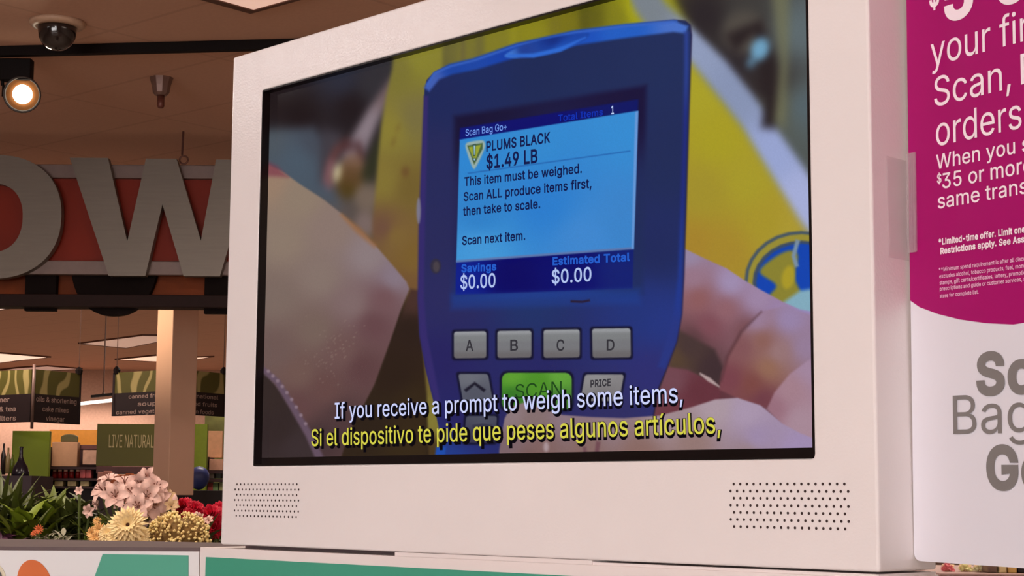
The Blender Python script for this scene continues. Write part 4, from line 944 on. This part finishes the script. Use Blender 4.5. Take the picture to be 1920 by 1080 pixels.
def mum(m, n=20, layers=4):
    bm = bmesh.new()
    for l in range(layers):
        for k in range(n - 2 * l): petal(bm, .95 - .13 * l, .125, (k + .5 * (l % 2)) * 2 * math.pi / (n - 2 * l) + random.uniform(-.05, .05), .15 + .28 * l, .5, 4, tilt=.03 * l, cup=.5)
    return to_mesh(bm, 'daisy_flower', m)
def carnation(m):
    bm = bmesh.new()
    for l in range(6):
        n = 12 - l
        for k in range(n): petal(bm, .95 - .08 * l, .30, k * 2 * math.pi / n + l * .4, .05 + .27 * l, .35, 5, tilt=.06 * l, ruff=.07, cup=.1)
    return to_mesh(bm, 'carnation_flower', m)
petal_pink = mat('pale pink petal', (216, 178, 166), .6, var=.12, scale=4); petal_cream = mat('cream petal', (255, 226, 170), .6, var=.08, scale=4)
petal_red = mat('crimson petal', (204, 20, 52), .55, var=.2, scale=5); petal_beige = mat('beige petal', (196, 164, 122), .6, var=.12, scale=5)
core_m = mat('dark flower centre', (70, 36, 20), .7); stam_m = mat('stamen', (112, 58, 40), .6); leaf_m = mat('dark green leaf', (76, 84, 34), .5, var=.25, scale=14); leaf_y = mat('lime leaf', (118, 134, 34), .45, var=.25, scale=10)
leaf_g = mat('grey green leaf', (92, 96, 66), .55, var=.2, scale=12); stem_m = mat('green stem', (88, 100, 50), .5); wrap_m = mat('dark sleeve', (62, 66, 44), .35, var=.2, scale=9)
LILY, MUM, CARN = lily(petal_pink), mum(petal_cream), carnation(petal_red)
LILYB, MUMP = lily(petal_beige), mum(mat('peach petal', (240, 190, 120), .6, var=.1, scale=4), 14, 3)
def core(r, h, m): return to_mesh(lathe(bmesh.new(), [(r, 0), (r * .9, h * .6), (r * .5, h), (.01, h)], 12), 'flower_centre', m)
MUMC = core(.16, .12, core_m)
def stam():
    bm = bmesh.new()
    for k in range(5):
        a = k * 1.257 + .3; tube(bm, [Vector((0, 0, -.25)), Vector((.12 * math.cos(a), .12 * math.sin(a), .25)), Vector((.26 * math.cos(a), .26 * math.sin(a), .45))], [.02, .02, .05], 5)
    return to_mesh(bm, 'stamen', stam_m)
STAM = stam()
def head(me, inner, name, parent, p, r, face=None, iname='flower_centre'):
    """one flower head: a copy of the flower mesh and, on it, its centre"""
    o = bpy.data.objects.new(name, me); COL.objects.link(o); o.parent = parent
    f = Vector(face) if face else Vector((random.uniform(-.7, .5), -1, random.uniform(.1, .9)))
    q = f.normalized().to_track_quat('Z', 'Y') @ Euler((0, 0, random.uniform(0, 6.28))).to_quaternion()
    o.rotation_mode = 'QUATERNION'; o.rotation_quaternion = q; o.location = Vector(p); o.scale = (r, r, r)
    if inner:
        c = bpy.data.objects.new(iname, inner); COL.objects.link(c); c.parent = o
    return o
def leaf(bm, base, d, L, W, droop=.6, n=6):
    base = Vector(base); d = Vector(d).normalized(); side = d.cross(Vector((0, 0, 1)))
    side = side.normalized() if side.length > .05 else Vector((1, 0, 0)); p = base; rows = []
    for i in range(n + 1):
        t = i / n; w = W * math.sin(math.pi * min(.98, .06 + .94 * t ** .8)); up = side.cross(d).normalized()
        rows.append([bm.verts.new(p - side * w + up * w * .35), bm.verts.new(p), bm.verts.new(p + side * w + up * w * .35)])
        p = p + d * (L / n); d = (d + Vector((0, 0, -droop / n))).normalized()
    for a, b in zip(rows, rows[1:]):
        bm.faces.new((a[0], a[1], b[1], b[0])); bm.faces.new((a[1], a[2], b[2], b[1]))
def bouquet(label, px, heads, mesh, inner, hname, group='bouquets behind the counter', d=0, iname='flower_centre', leaves=14, sleeve=(30, 1002), spread=40, lm=None):
    c = fp(px, 950, d); t = thing('bouquet', label, 'bouquet', (c.x, FD + d, stand_z), 0, group)
    O = Vector((c.x, FD + d, stand_z)); sb = bmesh.new()
    for h in heads:
        x, y, r = h[:3]; dd = h[3] if len(h) > 3 else random.uniform(-.05, .05); face = h[4] if len(h) > 4 else None
        p = fp(x, y, d + dd) - O; me = mesh[h[5]] if len(h) > 5 else mesh
        head(me if not isinstance(me, (list, tuple)) else me[0], inner, hname, t, p, r * FK, face, iname)
        tube(sb, [Vector((p.x * .15, p.y * .2, .01)), Vector((p.x * .6, p.y * .6, p.z * .55)), p + Vector((0, .01, -.01))], .0035, 5)
    obj('stem_bunch', sb, stem_m, t)['kind'] = 'stuff'
    lb = bmesh.new()
    for _ in range(leaves):
        a = random.uniform(0, 6.28); z = random.uniform(.02, .12)
        leaf(lb, (random.gauss(0, spread * FK * .3), random.gauss(0, .02), z), (math.cos(a), math.sin(a) * .5, random.uniform(.7, 2)), random.uniform(.05, .11), random.uniform(.008, .016))
    f = obj('foliage', lb, lm or leaf_m, t, True); f['kind'] = 'stuff'
    z1 = fp(px, sleeve[1], d).z - stand_z; r1 = sleeve[0] * FK
    obj('sleeve', lathe(bmesh.new(), [(r1 * .45, 0), (r1 * .6, z1 * .4), (r1, z1), (r1 * .96, z1), (r1 * .5, z1 * .4)], 18, caps=False), wrap_m, t, True)
    return t
bouquet('bouquet of pale pink open lilies, the largest, left of the pillar foot', 240, [(190, 918, 25, -.02, (-.7, -.7, .5)), (203, 897, 20, 0, (-.2, -.4, 1)), (216, 930, 27, -.08, (.1, -1, .5)), (234, 905, 24, .03, (.1, -.5, 1)), (248, 925, 26, -.02), (232, 940, 22, -.05),
    (262, 908, 25, .04), (275, 930, 28, -.06, (.2, -1, .3)), (258, 950, 26, -.09, (0, -1, .4)), (284, 948, 30, -.05, (.4, -1, .1)), (292, 915, 26, .03, (.5, -.8, .6)), (244, 965, 24, -.07, (-.3, -1, .2)), (268, 970, 22, -.04, (.2, -1, -.2)), (300, 935, 22, .02), (276, 896, 22, .06), (180, 945, 15, 0, (-.8, -.6, .1))], LILY, STAM, 'lily', iname='stamen', leaves=20, sleeve=(34, 1015))
bouquet('bouquet with one big cream daisy bloom facing the counter', 222, [(240, 985, 36, -.16, (.05, -1, .35)), (205, 1000, 22, -.14, (-.3, -1, .6)), (262, 1006, 20, -.15, (.5, -1, .2)), (222, 1010, 24, -.16, (0, -1, .5))], MUM, MUMC, 'daisy', d=-.1, sleeve=(26, 1030), leaves=10)
bouquet('small bunch of peach-yellow blooms at the left of the cream daisies', 182, [(172, 1000, 13, -.1), (186, 993, 14, -.12), (178, 1010, 14, -.12), (194, 1006, 12, -.1), (182, 977, 9, -.06)], MUMP, None, 'bloom', d=-.05, lm=leaf_y, sleeve=(18, 1030))
bouquet('bunch of beige dried blooms behind the cream filler flowers', 308, [(302, 938, 15), (316, 930, 14), (308, 955, 15, -.03), (322, 948, 14), (296, 962, 13, -.02), (314, 970, 13)], LILYB, None, 'dried_bloom', d=.0, lm=leaf_g, sleeve=(20, 1012), leaves=8)
bouquet('bunch of crimson carnations, middle one of the red blooms above the cream filler', 356, [(346, 952, 22, 0, (-.3, -1, .6)), (366, 958, 21, -.02, (.2, -1, .5)), (356, 968, 18, -.04)], CARN, None, 'carnation', d=.08, sleeve=(22, 1010))
bouquet('bunch of crimson carnations touching the screen cabinet edge', 402, [(396, 968, 26, -.03, (-.1, -1, .5)), (412, 960, 22, .02), (402, 990, 22, -.03, (0, -1, .1)), (384, 985, 16, -.02)], CARN, None, 'carnation', d=.1, sleeve=(24, 1020))
bouquet('few pale pink blooms in front of the crimson carnations', 382, [(376, 970, 9, -.04), (391, 975, 10, -.05), (384, 982, 9, -.05), (369, 966, 8, -.03)], LILY, STAM, 'lily', iname='stamen', d=-.02, sleeve=(12, 1025), leaves=5)
# cloud of tiny cream filler flowers
c = fp(335, 1000, -.12); t = thing('filler_bouquet', 'domed bunch of tiny cream filler flowers beside the screen cabinet', 'bouquet', (c.x, c.y, stand_z), 0, 'bouquets behind the counter')
bm = bmesh.new(); sb = bmesh.new(); zc = c.z - stand_z - .012
for _ in range(420):
    a = random.uniform(0, 6.28); e = math.acos(random.uniform(-.15, 1)); rr = random.uniform(.86, 1.05)
    p = Vector((58 * FK * rr * math.sin(e) * math.cos(a), 45 * FK * rr * math.sin(e) * math.sin(a), zc + 46 * FK * rr * math.cos(e)))
    bmesh.ops.create_icosphere(bm, subdivisions=1, radius=random.uniform(.0028, .0052), matrix=Matrix.Translation(p))
    if _ % 6 == 0: tube(sb, [Vector((p.x * .1, p.y * .1, 0)), Vector((p.x * .5, p.y * .5, zc * .7)), p], .0012, 4)
obj('blossom', bm, mat('cream filler blossom', (250, 216, 146), .6, var=.2, scale=30), t, True)['kind'] = 'stuff'; obj('stem_bunch', sb, mat('straw stem', (150, 120, 62), .6), t)['kind'] = 'stuff'
bm = bmesh.new(); bmesh.ops.create_uvsphere(bm, u_segments=16, v_segments=10, radius=1, matrix=Matrix.Translation((0, 0, zc)) @ Matrix.Diagonal((50 * FK, 38 * FK, 36 * FK, 1))); obj('inner_foliage', bm, mat('ochre inner foliage', (122, 92, 44), .8, var=.3, scale=60), t, True)
obj('sleeve', lathe(bmesh.new(), [(.018, 0), (.03, zc * .5), (.05, zc), (.048, zc), (.028, zc * .5)], 16, caps=False), wrap_m, t, True)
# a single pale bud beside the pillar foot
c = fp(328, 940, .02); t = thing('tulip_stem', 'single pale tulip bud standing above the dried blooms', 'flower', (c.x, c.y, stand_z))
obj('bud', lathe(bmesh.new(), [(.002, -16 * FK), (6 * FK, -12 * FK), (7 * FK, -3 * FK), (5 * FK, 6 * FK), (1.5 * FK, 13 * FK)], 12, Matrix.Translation((0, 0, c.z - stand_z))), petal_pink, t, True)
obj('stem', tube(bmesh.new(), [Vector((0, 0, 0)), Vector((0, 0, c.z - stand_z - .02))], .003), stem_m, t)
# leafy plants at the left
def plant(label, px, d, n, L, W, m, up=(.6, 2.2), hgt=(.02, .16), sp=30, group='leafy plants behind the counter', droop=.8):
    c = fp(px, 950, d); t = thing('leafy_plant', label, 'plant', (c.x, FD + d, stand_z), 0, group)
    lb, sb = bmesh.new(), bmesh.new()
    for _ in range(n):
        a = random.uniform(0, 6.28); b = Vector((random.gauss(0, sp * FK), random.gauss(0, .03), random.uniform(*hgt)))
        leaf(lb, b, (math.cos(a), math.sin(a), random.uniform(*up)), random.uniform(*L), random.uniform(*W), droop)
        if _ % 3 == 0: tube(sb, [Vector((b.x * .3, b.y * .3, 0)), b], .002, 4)
    obj('foliage', lb, m, t, True)['kind'] = 'stuff'; obj('stem_bunch', sb, stem_m, t)['kind'] = 'stuff'
    return t
plant('tall dark bladed plant at the left edge of the flower display', 12, .05, 110, (.08, .17), (.006, .012), leaf_m, (1, 3), (.02, .17), 22)
plant('lime green broad-leaved plant in front of the dark blades', 58, -.03, 80, (.05, .10), (.012, .022), leaf_y, (.4, 1.8), (.03, .14), 24)
plant('dark green bushy plant left of the lilies', 130, .02, 140, (.05, .10), (.008, .016), leaf_m, (.4, 1.8), (.02, .17), 26)
plant('mid green plant under the jars shelf, between the lime plant and the dark bush', 96, .08, 110, (.06, .12), (.008, .015), mat('mid green leaf', (96, 108, 38), .5, var=.25, scale=12), (.6, 2.2), (.04, .16), 22)
plant('silvery grey lace-leaved plant low behind the counter', 110, -.14, 70, (.03, .06), (.003, .007), mat('silver leaf', (150, 146, 122), .6, var=.2, scale=20), (.2, 1.4), (.03, .11), 12)
plant('deep green fern filling the gap below the lilies', 200, .0, 110, (.05, .10), (.006, .014), leaf_m, (.4, 1.6), (.02, .13), 20)
plant('dark green plant beside the cream filler flowers', 274, .0, 40, (.05, .09), (.008, .014), mat('bottle green leaf', (58, 64, 40), .5, var=.2), (.6, 2), (.02, .10), 10)
plant('dark plum-leaved plant low in the left corner', 4, -.14, 40, (.04, .08), (.01, .018), mat('plum leaf', (74, 34, 58), .5, var=.2), (.2, 1.2), (.02, .09), 16)
bouquet('pair of tiny white blooms among the dark leaves left of the lilies', 155, [(148, 920, 9, -.03), (166, 958, 13, -.03, (-.3, -1, 0))], LILY, None, 'small_bloom', d=-.04, leaves=6, sleeve=(10, 1025))
bouquet('tiny orange bloom low among the leaves at the left', 72, [(72, 993, 10, -.05, (0, -1, .3)), (64, 1000, 8, -.05)], mum(mat('orange petal', (196, 92, 40), .6), 12, 2), None, 'small_bloom', d=-.1, leaves=5, sleeve=(8, 1025))

# ------------------------------------------------------------------ goods seen under the purple board
TD = 3.0; TK = TD / F_PX
tz = at(1830, 1074.5, TD).z
gt = thing('goods_table', 'brown table with flowers and packs under the purple board, lower right', 'table', (at(1900, 1074, TD).x, TD, 0))
gx0, gx1 = at(1759, 1074, TD).x - gt.location.x, .45
obj('table_top', B((gx0, -.012, tz - .035), (gx1, .35, tz)), mat('taupe table top', (164, 132, 124), .5, var=.08, scale=6), gt, bevel=.003)
obj('table_base', B((gx0 + .03, .03, 0), (gx1 - .03, .32, tz - .035)), MATS['taupe table top'], gt)
def pack(name, x0, x1, y0, rgb, label, cat, group, dep=.04, d=.01):
    p, q = at(x0, 1060, TD + d), at(x1, 1060, TD + d); h = (1074.5 - y0) * TK
    o = obj(name, B((-(q.x - p.x) / 2, 0, 0), ((q.x - p.x) / 2, dep, h)), mat(name + '%d' % x0, rgb, .45, var=.25, scale=40), bevel=.002)
    o.location = ((p.x + q.x) / 2, TD + d, tz); return tag(o, label, cat, group)
pack('carton', 1852, 1870, 1030, (126, 100, 84), 'taupe carton between the yellow blooms and the cream packs under the purple board', 'carton', 'packs under the purple board')
pack('cream_pack', 1873, 1888, 1030, (255, 222, 160), 'cream pack, left one of the two beside the taupe carton', 'pack', 'packs under the purple board')
pack('cream_pack', 1890.5, 1907, 1032, (244, 196, 110), 'cream pack, right one of the two beside the dark box', 'pack', 'packs under the purple board')
pack('dark_box', 1909, 1950, 1036, (40, 18, 18), 'dark maroon box at the right end of the goods table', 'box', 'packs under the purple board')
def posy(label, cx, m, rs):
    c = at(cx, 1066, TD + .06); t = thing('posy', label, 'flowers', (c.x, TD + .06, tz), 0, 'posies under the purple board')
    me = mum(m, 12, 3)
    for x, y, r in rs: 
        p = at(x, y, TD + .05) - Vector((c.x, TD + .06, tz)); head(me, None, 'bloom', t, p, r * TK, (random.uniform(-.4, .4), -1, random.uniform(0, .7)))
    obj('pot', lathe(bmesh.new(), [(.008, 0), (.011, .012), (.010, .012)], 14), mat('posy pot', (232, 196, 150), .5), t, True)
    return t
posy('posy of pink-red blooms, leftmost under the purple board', 1778, mat('pink red petal', (250, 130, 136), .5, var=.25), [(1770, 1066, 7), (1780, 1064, 8), (1786, 1069, 6), (1775, 1058, 8)])
posy('posy of pale yellow blooms right of the pink ones, under the purple board', 1810, mat('pale yellow petal', (255, 240, 170), .5, var=.2), [(1802, 1066, 7), (1812, 1064, 8), (1820, 1068, 7), (1808, 1057, 8)])
posy('posy of cream yellow blooms left of the taupe carton', 1838, mat('cream yellow petal', (255, 244, 190), .5, var=.2), [(1829, 1067, 7), (1838, 1064, 8), (1846, 1069, 7), (1836, 1056, 8)])
